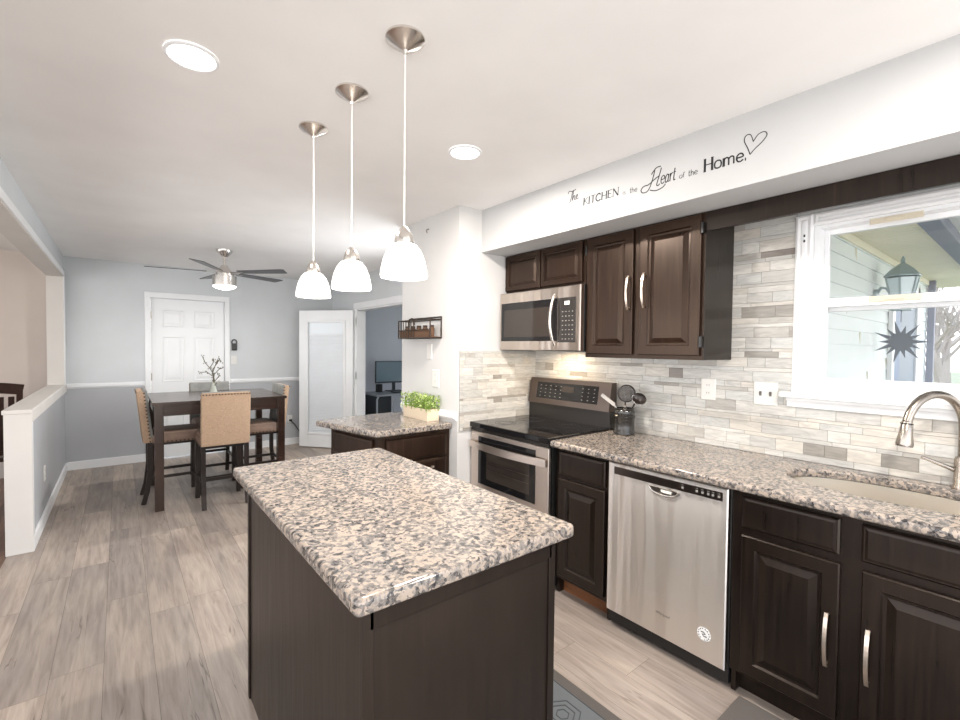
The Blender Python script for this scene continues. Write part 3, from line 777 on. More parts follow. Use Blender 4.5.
plate('wall_outlet', 'white outlet on the pale wall above the herb planter', 'outlet', mpe, 2.815, 2.905, 1.155, 1.285, 'outlet')
plate('wall_plate', 'pale blank plate on the wall just under the wire basket', 'plate', mpe, 2.915, 2.985, 1.36, 1.475, 'none')
mpy = faceY(YF)
plate('light_switch', 'small white switch on the far wall under the black phone handset', 'switch', mpy, 1.19, 1.262, 1.195, 1.31, 'toggle1')
ol = plate('wall_outlet', 'white outlet low on the far wall with a black cord plugged in', 'outlet', mpy, 1.925, 1.995, .32, .435, 'outlet')
b = MB(); b.box(1.945, 1.985, YF-.035, YF-.009, .345, .375, .004).tube([(1.97, YF-.03, .35), (2.02, YF-.035, .30), (2.09, YF-.03, .18), (2.12, YF-.03, .10), (2.2, YF-.04, .02)], .006, 8)
tag(b.build('power_cord', 'black_plastic'), 'black power cord running from the far wall outlet behind the glass door', 'cord')
b = MB(); b.rings(faceY(YF), 1.195, 1.255, 1.44, 1.52, [(0, 0), (0, .02), (.004, .022)])
kh = thing('key_holder', 'black wall-mounted holder with a round top right of the panelled door', 'holder', (1.225, YF, 1.38))
b.bm.free(); b = MB(); b.rings(mpy, 1.198, 1.262, 1.385, 1.48, [(0, 0), (0, .025), (.01, .03)]); b.build('body', 'black_plastic', kh)
b = MB(); b.tube([(1.23+.03*math.cos(a), YF-.014, 1.495+.035*math.sin(a)) for a in [2*PI*k/20 for k in range(21)]], .008, 8); b.build('ring', 'black_plastic', kh)
mpl = lambda u, v, h: Vector((XL+h, u, v))
plate('wall_outlet', 'slim white outlet on the grey knee wall', 'outlet', mpl, 5.06, 5.13, .33, .45, 'outlet')
b = MB(); b.tube([(XE, 2.975, 2.35), (XE-.02, 2.975, 2.345), (XE-.024, 2.975, 2.33), (XE-.015, 2.975, 2.32)], .004, 8)
tag(b.build('wall_hook', 'nickel_dark'), 'tiny metal hook high on the pale wall beside the nearest pendant', 'hook')

# ------------------------------------------------------------------ lettering on the soffit
SG = {
 'K': (.72, [[(.12, 0), (.12, 1)], [(.62, 1), (.12, .42)], [(.26, .56), (.72, 0)]], 'hvs'),
 'I': (.30, [[(.12, 0), (.12, 1)]], 'h'),
 'T': (.66, [[(.33, 0), (.33, 1)], [(.02, .98), (.64, .98)]], 'hs'),
 'C': (.74, [[(.66, .80), (.5, .97), (.32, .97), (.12, .75), (.08, .5), (.12, .25), (.32, .03), (.5, .03), (.68, .2)]], 'h'),
 'H': (.80, [[(.12, 0), (.12, 1)], [(.68, 0), (.68, 1)], [(.12, .52), (.68, .52)]], 'hhs'),
 'E': (.62, [[(.12, 0), (.12, 1)], [(.12, .98), (.58, .98)], [(.12, .52), (.48, .52)], [(.12, .02), (.6, .02)]], 'hsss'),
 'N': (.84, [[(.12, 0), (.12, 1)], [(.12, 1), (.72, 0)], [(.72, 0), (.72, 1)]], 'shs'),
 'o': (.62, [[(.31, 0), (.12, .08), (.06, .3), (.12, .52), (.31, .6), (.5, .52), (.56, .3), (.5, .08), (.31, 0)]], 'm'),
 'm': (.98, [[(.12, 0), (.12, .6)], [(.12, .46), (.28, .6), (.44, .55), (.48, .4), (.48, 0)], [(.48, .46), (.64, .6), (.8, .55), (.84, .4), (.84, 0)]], 'hmm'),
 'e': (.58, [[(.08, .32), (.5, .34), (.44, .55), (.28, .6), (.1, .48), (.06, .28), (.14, .06), (.32, 0), (.52, .1)]], 'm'),
 '.': (.2, [[(.05, .06), (.13, .06)]], 'd'),
 'i': (.24, [[(.1, 0), (.1, .58)], [(.1, .74), (.1, .82)]], 'mm'),
 's': (.44, [[(.36, .5), (.2, .6), (.08, .48), (.16, .34), (.32, .24), (.36, .1), (.2, 0), (.05, .1)]], 'm'),
 't': (.40, [[(.16, .9), (.15, .15), (.22, 0), (.36, .06)], [(.02, .6), (.34, .6)]], 'ms'),
 'h': (.60, [[(.1, 0), (.1, 1)], [(.1, .42), (.26, .6), (.42, .55), (.48, .4), (.48, 0)]], 'mm'),
 'f': (.40, [[(.14, 0), (.14, .8), (.24, .97), (.38, .92)], [(.02, .6), (.32, .6)]], 'ms'),
 'a': (.56, [[(.44, .5), (.26, .6), (.08, .42), (.07, .15), (.2, 0), (.42, .14), (.46, .58), (.44, .12), (.54, 0)]], 'm'),
 'r': (.46, [[(.1, .6), (.14, .1), (.12, 0)], [(.12, .3), (.24, .55), (.42, .58)]], 'mm'),
}
def smooth_line(pts, k=5):
    if len(pts) < 3: return pts
    P = [Vector((*p, 0)) for p in pts]; out = []
    for i in range(len(P)-1):
        a, b_, c, d_ = P[max(i-1, 0)], P[i], P[i+1], P[min(i+2, len(P)-1)]
        for j in range(k):
            t = j/k; out.append(.5*((2*b_)+(c-a)*t+(2*a-5*b_+4*c-d_)*t*t+(3*b_-a-3*c+d_)*t**3))
    out.append(P[-1]); return [(p.x, p.y) for p in out]
let = thing('wall_lettering', 'black script and serif lettering about kitchen and home on the soffit, with a heart', 'decal', (XS, 1.26, 2.23))
def word(s, y0, z0, sz, wd=1.0, slant=0, lw=1.35, name='word', serif=False):
    b = MB(); u = 0
    P = lambda x, y: (XS-.0008, y0-(u+x+slant*y)*sz*wd, z0+y*sz)
    for ch in s:
        w, st, kinds = SG[ch]
        for pts, k in zip(st, kinds):
            t = {'h': .12, 'm': .075, 's': .05, 'v': .04, 'd': .15}[k]*lw*sz
            b.bar([P(*p) for p in smooth_line(pts)], t, .0008, (1, 0, 0))
            if serif and len(pts) == 2 and abs(pts[0][0]-pts[1][0]) < .01 and k in 'hsm':
                for q in pts: b.bar([P(q[0]-.10, q[1]), P(q[0]+.10, q[1])], .03*lw*sz, .0008, (1, 0, 0))
        u += w
    return b.build(name, 'decal_black', let)
word('Th', 1.768, 2.305, .062, .6, .35, .7) if False else None
b = MB()
def script(strokes, y0, z0, sz, lw=.05):
    for pts in strokes: b.bar([(XS-.0008, y0-x*sz, z0+y*sz) for x, y in smooth_line(pts, 6)], lw*sz, .0008, (1, 0, 0))
script([[(-.15, .75), (.0, .95), (.35, .85), (.75, .95)], [(.38, .9), (.25, .4), (.05, -.1)], [(.5, .95), (.42, .5), (.35, .05), (.5, .4), (.62, .38), (.6, .08), (.72, .05)], [(.78, .2), (.95, .35), (.88, .45), (.76, .3), (.8, .08), (1.05, .12)]], 1.768, 2.302, .065, .06)
b.build('word', 'decal_black', let)
word('KITCHEN', 1.668, 2.258, .040, 1.26, .05, 1.35, serif=True)
word('is', 1.410, 2.252, .022, 1.3, 0, .9); word('the', 1.368, 2.249, .028, 1.0, 0, 1.0)
b = MB()
script([[(.42, .98), (.30, .55), (.10, .02), (-.12, -.22), (-.42, -.20), (-.52, .0), (-.32, .18), (.0, .2), (.4, .42), (.72, .56)],
        [(.86, 1.02), (.72, .55), (.56, .06), (.66, -.02), (.76, .06)], [(.18, .78), (.34, .96), (.56, 1.12), (.82, 1.12)],
        [(.1, -.16), (.5, -.3), (.95, -.22), (1.15, -.05)]], 1.262, 2.248, .078, .06)
b.build('word', 'decal_black', let)
word('eart', 1.200, 2.250, .062, .62, .18, .95)
word('of', 1.106, 2.249, .024, 1.2, 0, 1.0); word('the', 1.062, 2.247, .028, 1.0, 0, 1.0)
word('Home.', .993, 2.245, .056, 1.02, 0, 1.45, serif=True)
b = MB(); hp = [(.0, .0), (-.12, .35), (-.28, .75), (-.2, .98), (.0, .95), (.12, .62), (.14, .6), (.35, .85), (.62, .88), (.72, .68), (.5, .42), (.2, .2), (.0, .0)]
script([hp], .800, 2.262, .085, .038); b.build('heart', 'decal_black', let)

# ------------------------------------------------------------------ ceiling lights
for i, (x, y) in enumerate(CAN_SPOTS):
    lb = ['round recessed ceiling light, left of the pendants', 'round recessed ceiling light, between pendants and soffit lettering',
          'round recessed ceiling light behind the viewpoint on the left', 'round recessed ceiling light behind the viewpoint on the right'][i]
    t = thing('recessed_light', lb, 'ceiling light', (x, y, ZC-.012))
    MB().lathe([(.082, ZC-.001), (.082, ZC-.006), (.074, ZC-.010), (.070, ZC-.006)], (x, y, 0), 40, False, False).build('trim_ring', 'trim_white', t, smooth=True)
    MB().lathe([(.071, ZC-.004), (.071, ZC-.0065)], (x, y, 0), 40).build('lens', 'lit_white', t)
    lamp('recessed_lamp', 'AREA', (x, y, ZC-.014), CAN_W*(.8, 2.6, .8, 2.2)[i], WARM, .14)
pend0 = None
PL = ['farthest of the three glowing bell pendants, nearest the dining table', 'middle of the three glowing bell pendants over the island', 'nearest and largest-looking of the three glowing bell pendants over the island']
for i, (x, y) in enumerate([(.698, 2.11), (.717, 1.72), (.727, 1.318)]):
    if pend0 is None:
        pend0 = thing('pendant_light', PL[0], 'pendant light', (x, y, 1.66), 0, 'pendants over the island')
        MB().lathe([(.063, ZC-.0005), (.063, ZC-.007), (.048, ZC-.018), (.022, ZC-.032), (.009, ZC-.040), (.006, ZC-.050)], (x, y, 0), 36).build('canopy', 'nickel', pend0, smooth=True)
        MB().tube([(x, y, ZC-.048), (x, y, 1.834)], .0028, 8).build('cord', 'cord_clear', pend0)
        b = MB(); b.lathe([(.030, 1.778), (.031, 1.793), (.027, 1.813), (.014, 1.831), (.006, 1.839)], (x, y, 0), 28)
        cp_ = b.build('cap', 'nickel', pend0, smooth=True)
        pr = [(r, z+.006) for r, z in [(.0745, 1.668), (.0765, 1.675), (.074, 1.695), (.067, 1.726), (.055, 1.755), (.040, 1.773), (.026, 1.779)]]
        pi_ = [(r-.003, z) for r, z in pr][::-1]
        MB().lathe(pr+pi_, (x, y, 0), 40, False, False).build('glass_shade', 'lit_shade', pend0, smooth=True)
        b = MB(); b.lathe([(.004, 1.700), (.022, 1.705), (.029, 1.725), (.022, 1.75), (.014, 1.772)], (x, y, 0), 20); b.build('bulb', 'lit_white', pend0, smooth=True)
    else:
        c = copy_tree(pend0); c.location = (x, y, 1.66); c['label'] = PL[i]
    lamp('pendant_lamp', 'POINT', (x, y, 1.672), PEND_W, WARM, .03)

# ceiling fan
fx, fy = .862, 5.372
fn = thing('ceiling_fan', 'brushed nickel ceiling fan with five grey blades and a lit drum', 'fan', (fx, fy, 2.05))
MB().lathe([(.075, ZC-.0005), (.073, ZC-.02), (.04, ZC-.06), (.025, ZC-.075)], (fx, fy, 0), 30).build('canopy', 'nickel', fn, smooth=True)
MB().tube([(fx, fy, ZC-.07), (fx, fy, 2.27)], .013, 12).build('downrod', 'nickel', fn, smooth=True)
MB().lathe([(.03, 2.28), (.035, 2.27), (.06, 2.23), (.075, 2.20), (.085, 2.195), (.085, 2.17)][::-1], (fx, fy, 0), 30).build('motor', 'nickel', fn, smooth=True)
MB().lathe([(.112, 2.068), (.112, 2.168), (.09, 2.172)], (fx, fy, 0), 36).build('drum', 'nickel', fn, smooth=True)
MB().lathe([(.03, 2.028), (.08, 2.040), (.106, 2.058), (.108, 2.07)], (fx, fy, 0), 36).build('light_bowl', 'lit_fan', fn, smooth=True)
for a in (-80, -8, 64, 136, 208):
    th = math.radians(a)-YAW
    b = MB(); R1 = Matrix.Translation((fx, fy, 2.21)) @ Matrix.Rotation(th, 4, 'Z') @ Matrix.Rotation(math.radians(-9), 4, 'X')
    pts = [(.16, -.038), (.66, -.058), (.69, -.050), (.665, .060), (.16, .042)]
    b.prism(pts, -.0035, .0035); b.xf(R1); bl = b.build('blade', 'blade', fn)
    b = MB(); b.box(.07, .20, -.014, .014, -.008, -.0035, .001); b.xf(R1); b.build('blade_iron', 'nickel_dark', bl)
lamp('fan_lamp', 'AREA', (fx, fy, 2.02), FAN_W, (1, .97, .92), .1)

# ------------------------------------------------------------------ dining set
tb = thing('dining_table', 'dark counter-height dining table near the panelled door', 'table', (.765, 5.28, 0))
tx0, tx1, ty0, ty1, tz = .215, 1.315, 4.775, 5.79, .95
MB().box(tx0, tx1, ty0, ty1, tz-.026, tz, .003).build('tabletop', 'table_wood', tb)
b = MB(); q = .016
b.box(tx0+q+.06, tx1-q-.06, ty0+q+.008, ty0+q+.03, tz-.125, tz-.026).box(tx0+q+.06, tx1-q-.06, ty1-q-.03, ty1-q-.008, tz-.125, tz-.026)
b.box(tx0+q+.008, tx0+q+.03, ty0+q+.06, ty1-q-.06, tz-.125, tz-.026).box(tx1-q-.03, tx1-q-.008, ty0+q+.06, ty1-q-.06, tz-.125, tz-.026)
b.build('apron', 'table_wood', tb)
for a in (tx0+q, tx1-q-.066):
    for c in (ty0+q-.01, ty1-q-.066): MB().box(a, a+.066, c, c+.066, 0, tz-.026, .003).build('leg', 'table_wood', tb)
def make_chair(label):
    t = thing('bar_stool', label, 'chair', (0, 0, 0), 0, 'upholstered counter stools at the dining table')
    w, d = .195, .20
    b = MB(); b.box(-w, w, -.17, d+.02, .545, .625, .02).box(-w+.01, w-.01, -.15, d+.01, .60, .652, .025); b.build('seat', 'fabric_seat', t, smooth=True)
    sh = Matrix.Identity(4); sh[1][2] = -.10; sh[1][3] = .10*.55
    b = MB(); b.box(-w, w, -.235, -.165, .555, 1.03, .018); b.xf(sh); bk_ = b.build('backrest', 'fabric_tan', t, smooth=True)
    b = MB(); b.box(-w+.002, w-.002, -.190, -.155, .60, 1.036, .01); b.xf(sh); b.build('inner_back', 'fabric_grey', bk_)
    b = MB()
    for sx in (-1, 1):
        for k in range(15):
            z = .57+.44*k/14; y = -.18-.10*(z-.55); b.box(sx*(w-.001), sx*(w+.003), y-.006, y+.006, z-.006, z+.006)
        for k in range(12):
            y = -.15+.36*k/11; b.box(sx*(w-.001), sx*(w+.003), y-.006, y+.006, .552, .564)
    for k in range(13): x = -w+.015+(2*w-.03)*k/12; b.box(x-.006, x+.006, d+.0195, d+.024, .552, .564)
    for k in range(16): x = -w+.012+(2*w-.024)*k/15; b.box(x-.005, x+.005, -.286, -.281, 1.012, 1.022)
    b.build('nail_trim', 'nail_brass', t)
    for sx in (-1, 1):
        x = sx*(w-.022)
        MB().box(x-.019, x+.019, d-.03, d+.01, 0, .55, .002).build('leg', 'stool_leg', t)
        b = MB(); b.bar([(x, -.185, .56), (x, -.185, .30), (x, -.205, .12), (x, -.235, 0)], .036, .036, (1, 0, 0)); b.build('leg', 'stool_leg', t)
        b = MB(); b.box(x-.009, x+.009, -.18, d-.02, .22, .245); b.build('stretcher', 'stool_leg', t)
    for y, z in ((d-.01, .16), (-.185, .24)): MB().box(-w+.03, w-.03, y-.009, y+.009, z, z+.026).build('stretcher', 'stool_leg', t)
    MB().box(-w+.02, w-.02, -.17, d+.0, .525, .548).build('seat_rail', 'stool_leg', t)
    return t
ch = make_chair('tan upholstered counter stool with its full back facing the camera')
ch.location = (.745, 4.82, 0)
for loc, rz, lb in (((.395, 5.255, 0), -PI/2, 'upholstered counter stool at the left end of the table, nail-studded side in view'),
                    ((.80, 5.72, 0), PI, 'upholstered counter stool on the far side of the table before the panelled door'),
                    ((1.145, 5.26, 0), PI/2, 'upholstered counter stool at the right end of the table')):
    c = copy_tree(ch); c.location = loc; c.rotation_euler = (0, 0, rz); c['label'] = lb
vx, vy = .712, 5.05
vs = thing('twig_vase', 'small glass vase holding budding twigs on the dining table', 'vase', (vx, vy, tz))
MB().lathe([(.040, tz), (.042, tz+.02), (.030, tz+.06), (.017, tz+.11), (.020, tz+.14), (.017, tz+.14), (.014, tz+.11), (.026, tz+.06)], (vx, vy, 0), 20).build('glass', 'vase_glass', vs, smooth=True)
rn = random.Random(4)
b = MB(); lf = MB()
def onv(px, py):   # point on the plane of the vase facing the viewer
    return Vector((vx, vy, tz)) + rt*px + Vector((0, 0, py))
for st in ([(0, .02), (.005, .15), (.0, .26), (.03, .33), (.05, .36)], [(0, .1), (-.0, .2), (-.06, .24), (-.14, .235)], [(0, .2), (-.03, .28), (-.07, .33), (-.11, .39)],
           [(0, .2), (.05, .27), (.09, .275)], [(0, .24), (.02, .34), (.04, .38), (.065, .34)], [(-.03, .28), (.0, .35), (-.02, .36)], [(.0, .15), (.05, .2), (.06, .22)], [(-.01, .03), (.02, .12), (.01, .22)]):
    pp = [onv(*p)+Vector((rn.uniform(-.01, .01), rn.uniform(-.01, .01), 0)) for p in st]; b.tube(pp, .0035, 6)
    for p in pp[1:]:
        for _ in range(4):
            q_ = p+Vector((rn.uniform(-.014, .014), rn.uniform(-.014, .014), rn.uniform(-.014, .014))); lf.lathe([(.001, -.006), (.006, 0), (.001, .006)], q_, 6)
b.build('twigs', 'twig', vs); lf.build('buds', 'twig', vs)['kind'] = 'stuff'

# ------------------------------------------------------------------ wire basket, planter, crock
wb = thing('wire_basket', 'brown wire wall basket holding small jars beside the pillar', 'basket', (XE, 3.0, 1.53))
y0, y1, z0, z1, xo = 2.79, 3.26, 1.52, 1.675, XE-.10
b = MB()
for z in (z0, z1-.02): b.tube([(XE-.004, y0, z), (xo, y0, z), (xo, y1, z), (XE-.004, y1, z), (XE-.004, y0, z)], .005, 6)
b.tube([(XE-.004, y0, z1), (XE-.004, y1, z1)], .005, 6); b.tube([(xo, y0, z0+.06), (xo, y1, z0+.06)], .004, 6)
for i in range(2): yy = (y0, y1)[i]; b.tube([(xo, yy, z0), (xo, yy, z1-.02)], .006, 6); b.tube([(XE-.004, yy, z0), (XE-.004, yy, z1)], .006, 6)
for i in range(1, 12):
    yy = y0+(y1-y0)*i/12; b.tube([(XE-.004, yy, z0), (xo, yy, z0)], .003, 6)
    if i > 5: b.tube([(xo, yy, z0), (xo, yy, z1-.02)], .004, 6)
b.tube([(xo-.002, 3.05+.045*math.cos(a), 1.615+.055*math.sin(a)) for a in [PI*k/12 for k in range(13)]], .004, 6)
b.build('wire_frame', 'wire_brown', wb)
b = MB(); b.box(XE-.008, xo+.006, y0+.01, y1-.01, z0+.004, z0+.010).box(xo+.004, xo+.008, y0+.01, y1-.01, z0+.008, z0+.062); b.build('liner', 'basket_brown', wb)
for i, yy in enumerate((2.84, 2.93, 3.02, 3.11, 3.20)):
    t = thing('spice_jar', ['first small dark jar in the wire basket counting from the pillar', 'second small dark jar in the wire basket counting from the pillar', 'middle small dark jar in the wire basket', 'fourth small dark jar in the wire basket from the pillar', 'last small dark jar in the wire basket, at its far end'][i], 'jar', (XE-.055, yy, z0+.011), 0, 'jars in the wire basket')
    MB().lathe([(.020, z0+.011), (.021, z0+.07), (.015, z0+.08)], (XE-.055, yy, 0), 14).build('glass', 'basket_brown', t, smooth=True)
    MB().lathe([(.017, z0+.08), (.017, z0+.095)], (XE-.055, yy, 0), 14).build('lid', 'wire_brown', t)
pz = .9142; pl = thing('herb_planter', 'long pale wooden planter of green herbs on the corner countertop', 'planter', (1.785, 2.97, pz))
PY0, PY1, PX0, PX1 = 2.79, 3.14, 1.735, 1.835
b = MB(); b.box(PX0, PX0+.008, PY0, PY1, pz, pz+.085, .001).box(PX1-.008, PX1, PY0, PY1, pz, pz+.085, .001).box(PX0+.008, PX1-.008, PY0, PY0+.008, pz, pz+.085, .001).box(PX0+.008, PX1-.008, PY1-.008, PY1, pz, pz+.085, .001).box(PX0+.008, PX1-.008, PY0+.008, PY1-.008, pz, pz+.008)
b.build('box', 'planter_wood', pl)
MB().box(PX0+.009, PX1-.009, PY0+.009, PY1-.009, pz+.009, pz+.075).build('soil', 'soil', pl)
b = MB(); rn = random.Random(9)
for i in range(900):
    p = Vector((rn.uniform(PX0-.015, PX1+.005), rn.uniform(PY0-.02, PY1+.03), pz+.075+rn.random()**.8*.105))
    if p.x > XE-.012: continue
    d1 = Vector((rn.uniform(-1, 1), rn.uniform(-1, 1), rn.uniform(-.2, 1))).normalized()*rn.uniform(.010, .02); d2 = d1.cross(Vector((rn.uniform(-1, 1), rn.uniform(-1, 1), rn.uniform(-1, 1)))).normalized()*.007
    b.m(rn.randrange(2)); b._face([b.bm.verts.new(p), b.bm.verts.new(p+d1*.5+d2), b.bm.verts.new(p+d1), b.bm.verts.new(p+d1*.5-d2)])
    if i % 6 == 0: b.m(0).tube([(p.x, p.y, pz+.07), p], .0012, 4)
b.build('herbs', ['leaf', 'leaf_pale'], pl)['kind'] = 'stuff'
ux, uy, uz = 2.50, 1.672, .9142
uc = thing('utensil_crock', 'black ribbed ceramic crock holding cooking utensils beside the range', 'crock', (ux, uy, uz))
MB().lathe([(.060, uz), (.066, uz+.006), (.066, uz+.018), (.062, uz+.024), (.063, uz+.105), (.067, uz+.110), (.067, uz+.118), (.061, uz+.124), (.062, uz+.130), (.064, uz+.145), (.058, uz+.155), (.060, uz+.165), (.054, uz+.166), (.053, uz+.02)], (ux, uy, 0), 36, True, True).build('pot', 'crock_black', uc, smooth=True)
b = MB()
for sgn in (1,): b.tube([(ux-.062, uy, uz+.03), (ux-.070, uy, uz+.03)], .001, 4)
b.bm.free()
def ut(name, label, p0, p1, r=.005, m='utensil_black'):
    t = thing(name, label, 'utensil', (ux, uy, uz+.03)); MB().tube([Vector(p0), Vector(p1)], r, 8).build('handle', m, t); return t
P0 = Vector((ux, uy, uz+.03))
t = ut('skimmer', 'round black perforated skimmer standing in the crock', P0+Vector((.01, .0, 0)), (ux, uy-.005, uz+.205))
c_ = Vector((ux, uy-.012, uz+.258)); nr = Vector((-.80, -.35, .15)).normalized(); aa = nr.cross(Vector((0, 0, 1))).normalized(); bb = aa.cross(nr)
b = MB(); b.tube([c_+(aa*math.cos(2*PI*k/28)+bb*math.sin(2*PI*k/28))*.052 for k in range(29)], .0045, 6)
b.build('rim', 'utensil_black', t)
b = MB()
for k in range(-6, 7):
    o_ = k*.0078; h = math.sqrt(max(.052**2-o_**2, 0)); b.bar([c_+aa*o_-bb*h, c_+aa*o_+bb*h], .0042, .002, nr); b.bar([c_+bb*o_-aa*h, c_+bb*o_+aa*h], .0042, .002, nr)
b.build('mesh', 'utensil_black', t)
t = ut('ladle', 'black ladle leaning right out of the crock', P0+Vector((0, .02, 0)), (ux-.01, uy-.080, uz+.205))
b = MB(); Rm = Matrix.Translation((ux-.015, uy-.112, uz+.232)) @ Matrix.Rotation(math.radians(25), 4, 'X') @ Matrix.Rotation(math.radians(-55), 4, 'Y')
b.lathe([(.002, -.022), (.02, -.019), (.034, -.008), (.038, .004), (.036, .004), (.03, -.006), (.004, -.018)], (0, 0, 0), 20); b.xf(Matrix.Scale(1.25, 4, (0, 1, 0))); b.xf(Rm); b.build('bowl', 'utensil_black', t, smooth=True)
t = ut('spatula', 'pale grey handled utensil leaning left out of the crock', P0+Vector((0, -.03, .0)), (ux-.02, uy+.065, uz+.185), .006, 'utensil_grey')
b = MB(); b.bar([(ux-.02, uy+.06, uz+.18), (ux-.028, uy+.115, uz+.215), (ux-.034, uy+.150, uz+.238)], .022, .008, (-1, 0, .2)); b.build('grip', 'utensil_grey', t)
t = ut('spoon', 'short steel spoon handle between skimmer and ladle', P0+Vector((-.01, 0, 0)), (ux-.02, uy-.02, uz+.185), .009, 'nickel')

# ------------------------------------------------------------------ rugs
def rug(name, label, x0, x1, y0, y1, pattern):
    t = thing(name, label, 'rug', ((x0+x1)/2, (y0+y1)/2, 0)); z = .001
    MB().box(x0, x1, y0, y1, z, z+.007, .003).build('border', 'rug_border', t)
    w = .055
    if pattern:
        MB().box(x0+w, x1-w, y0+w, y1-w, z+.007, z+.0085).build('field', 'rug_grey', t)
        b = MB(); zt = z+.0092
        b.bar([(x0+w, y0+w, zt), (x1-w, y0+w, zt), (x1-w, y1-w, zt), (x0+w, y1-w, zt), (x0+w, y0+w, zt)], .004, .0012, (0, 0, 1))
        s = .17; yy = y0+w
        for row in range(int((y1-y0-2*w)/s)):
            for cl in range(int((x1-x0-2*w)/s)):
                cx, cy = x0+w+s*(cl+.5), y0+w+s*(row+.5)
                for r in (.075, .05, .026):
                    b.bar([(cx+r*math.cos(k*PI/3+.52), cy+r*math.sin(k*PI/3+.52), zt) for k in range(7)], .0045, .0012, (0, 0, 1))
        b.build('pattern', 'rug_line', t)
    else:
        MB().box(x0+.02, x1-.02, y0+.02, y1-.02, z+.007, z+.009).build('field', 'rug_border', t)
rug('kitchen_runner', 'grey runner rug with raised hexagon lines beside the island', 1.045, 1.520, .0, 1.70, True)
rug('kitchen_mat', 'plain dark grey mat in front of the sink cabinet', 1.60, 2.018, -.25, .775, False)

# ------------------------------------------------------------------ glass office door, standing open
gd = sgroup('door_2', (2.575, 6.075, 0))
H0, H1 = Vector((2.578, 6.09)), Vector((2.045, 6.73)); mpg = faceAB(H1, H0); Wd = (H1-H0).length
b = MB(); pr = [(0, 0), (0, .036), (.001, .037)]
b.rings(mpg, 0, .12, .015, 1.96, pr); b.rings(mpg, Wd-.12, Wd, .015, 1.96, pr); b.rings(mpg, .12, Wd-.12, 1.81, 1.96, pr); b.rings(mpg, .12, Wd-.12, .015, .20, pr)
b.build('door_frame', 'trim_white', gd)
b = MB(); 
for a in ((.11, .145, .19, 1.825), (Wd-.145, Wd-.11, .19, 1.825), (.145, Wd-.145, 1.79, 1.825), (.145, Wd-.145, .19, .225)): b.rings(mpg, *a, [(0, .036), (0, .044), (.006, .048)])
b.build('glass_moulding', 'trim_white', gd)
b = MB(); b.rings(mpg, .12, Wd-.12, .20, 1.81, [(0, .012), (0, .016)])
n_ = 62
for i in range(n_): z = .25+1.36*i/n_; b.rings(mpg, .135, Wd-.135, z, z+.018, [(0, .016), (0, .0185), (.004, .021)])
b.build('blinds', 'blind', gd)
b = MB(); b.rings(mpg, .13, Wd-.13, 1.63, 1.80, [(0, .016), (0, .024)]); b.build('blind_headrail', 'door_glass', gd)
for z in (.25, 1.05, 1.8): MB().box(2.575, 2.597, 6.05, 6.075, z-.05, z+.05).build('hinge', 'trim_white', gd)

# ------------------------------------------------------------------ office
dk = thing('office_desk', 'dark office desk seen through the open doorway', 'desk', (3.55, 6.45, 0))
b = MB(); b.box(2.95, 4.3, 6.12, 6.72, .72, .745, .01); b.build('desktop', 'desk_top', dk)
b = MB(); b.box(2.96, 3.20, 6.16, 6.70, .1, .72, .01); b.build('side_cabinet', 'desk_dark', dk)
b = MB(); b.tube([(2.95, 6.13, 0), (2.95, 6.13, .68), (2.98, 6.13, .73)], .014, 8).tube([(3.22, 6.13, 0), (3.22, 6.13, .72)], .014, 8).tube([(4.25, 6.13, 0), (4.25, 6.13, .72)], .014, 8).tube([(4.25, 6.68, 0), (4.25, 6.68, .72)], .014, 8); b.build('legs', 'desk_top', dk)
mn = thing('monitor', 'wide flat monitor on the office desk', 'monitor', (3.45, 6.6, .746))
b = MB(); b.box(3.13, 3.88, 6.56, 6.585, .88, 1.23, .004); b.build('bezel', 'desk_dark', mn)
b = MB(); b.box(3.142, 3.868, 6.556, 6.561, .905, 1.218); b.build('screen', 'screen', mn)
b = MB(); b.box(3.44, 3.49, 6.59, 6.61, .76, 1.0).box(3.34, 3.60, 6.52, 6.66, .746, .758, .003); b.build('stand', 'desk_dark', mn)
for nm, lb, bx in (('keyboard', 'dark keyboard on the office desk', (3.3, 3.7, 6.25, 6.38, .746, .762)), ('speaker', 'small black desktop speaker left of the monitor', (3.14, 3.22, 6.5, 6.58, .746, .87))):
    tag(MB().box(*bx, .004).build(nm, 'black_plastic'), lb, nm)
oc = thing('office_chair', 'silver and white office chair at the office desk', 'chair', (3.62, 5.85, 0))
MB().box(3.40, 3.84, 5.66, 6.06, .47, .53, .02).build('seat', 'desk_top', oc)
MB().tube([(3.62, 5.86, .08), (3.62, 5.86, .47)], .022, 12).build('post', 'nickel', oc)
for k in range(5):
    a = 2*PI*k/5+.3; b = MB(); b.tube([(3.62, 5.86, .12), (3.62+.26*math.cos(a), 5.86+.26*math.sin(a), .07)], [.02, .012], 8); lg = b.build('foot', 'trim_white', oc)
    MB().tube([(3.62+.26*math.cos(a)-.012, 5.86+.26*math.sin(a), .028), (3.62+.26*math.cos(a)+.012, 5.86+.26*math.sin(a), .028)], .027, 12).build('caster', 'black_plastic', lg)
MB().box(3.42, 3.82, 5.62, 5.66, .60, 1.0, .018).build('backrest', 'desk_dark', oc); MB().box(3.60, 3.64, 5.63, 5.70, .48, .66).build('back_bracket', 'nickel', oc)
plate('light_switch', 'white double switch on the grey office wall', 'switch', faceY(YF), 3.02, 3.14, 1.35, 1.47, 'toggle2')

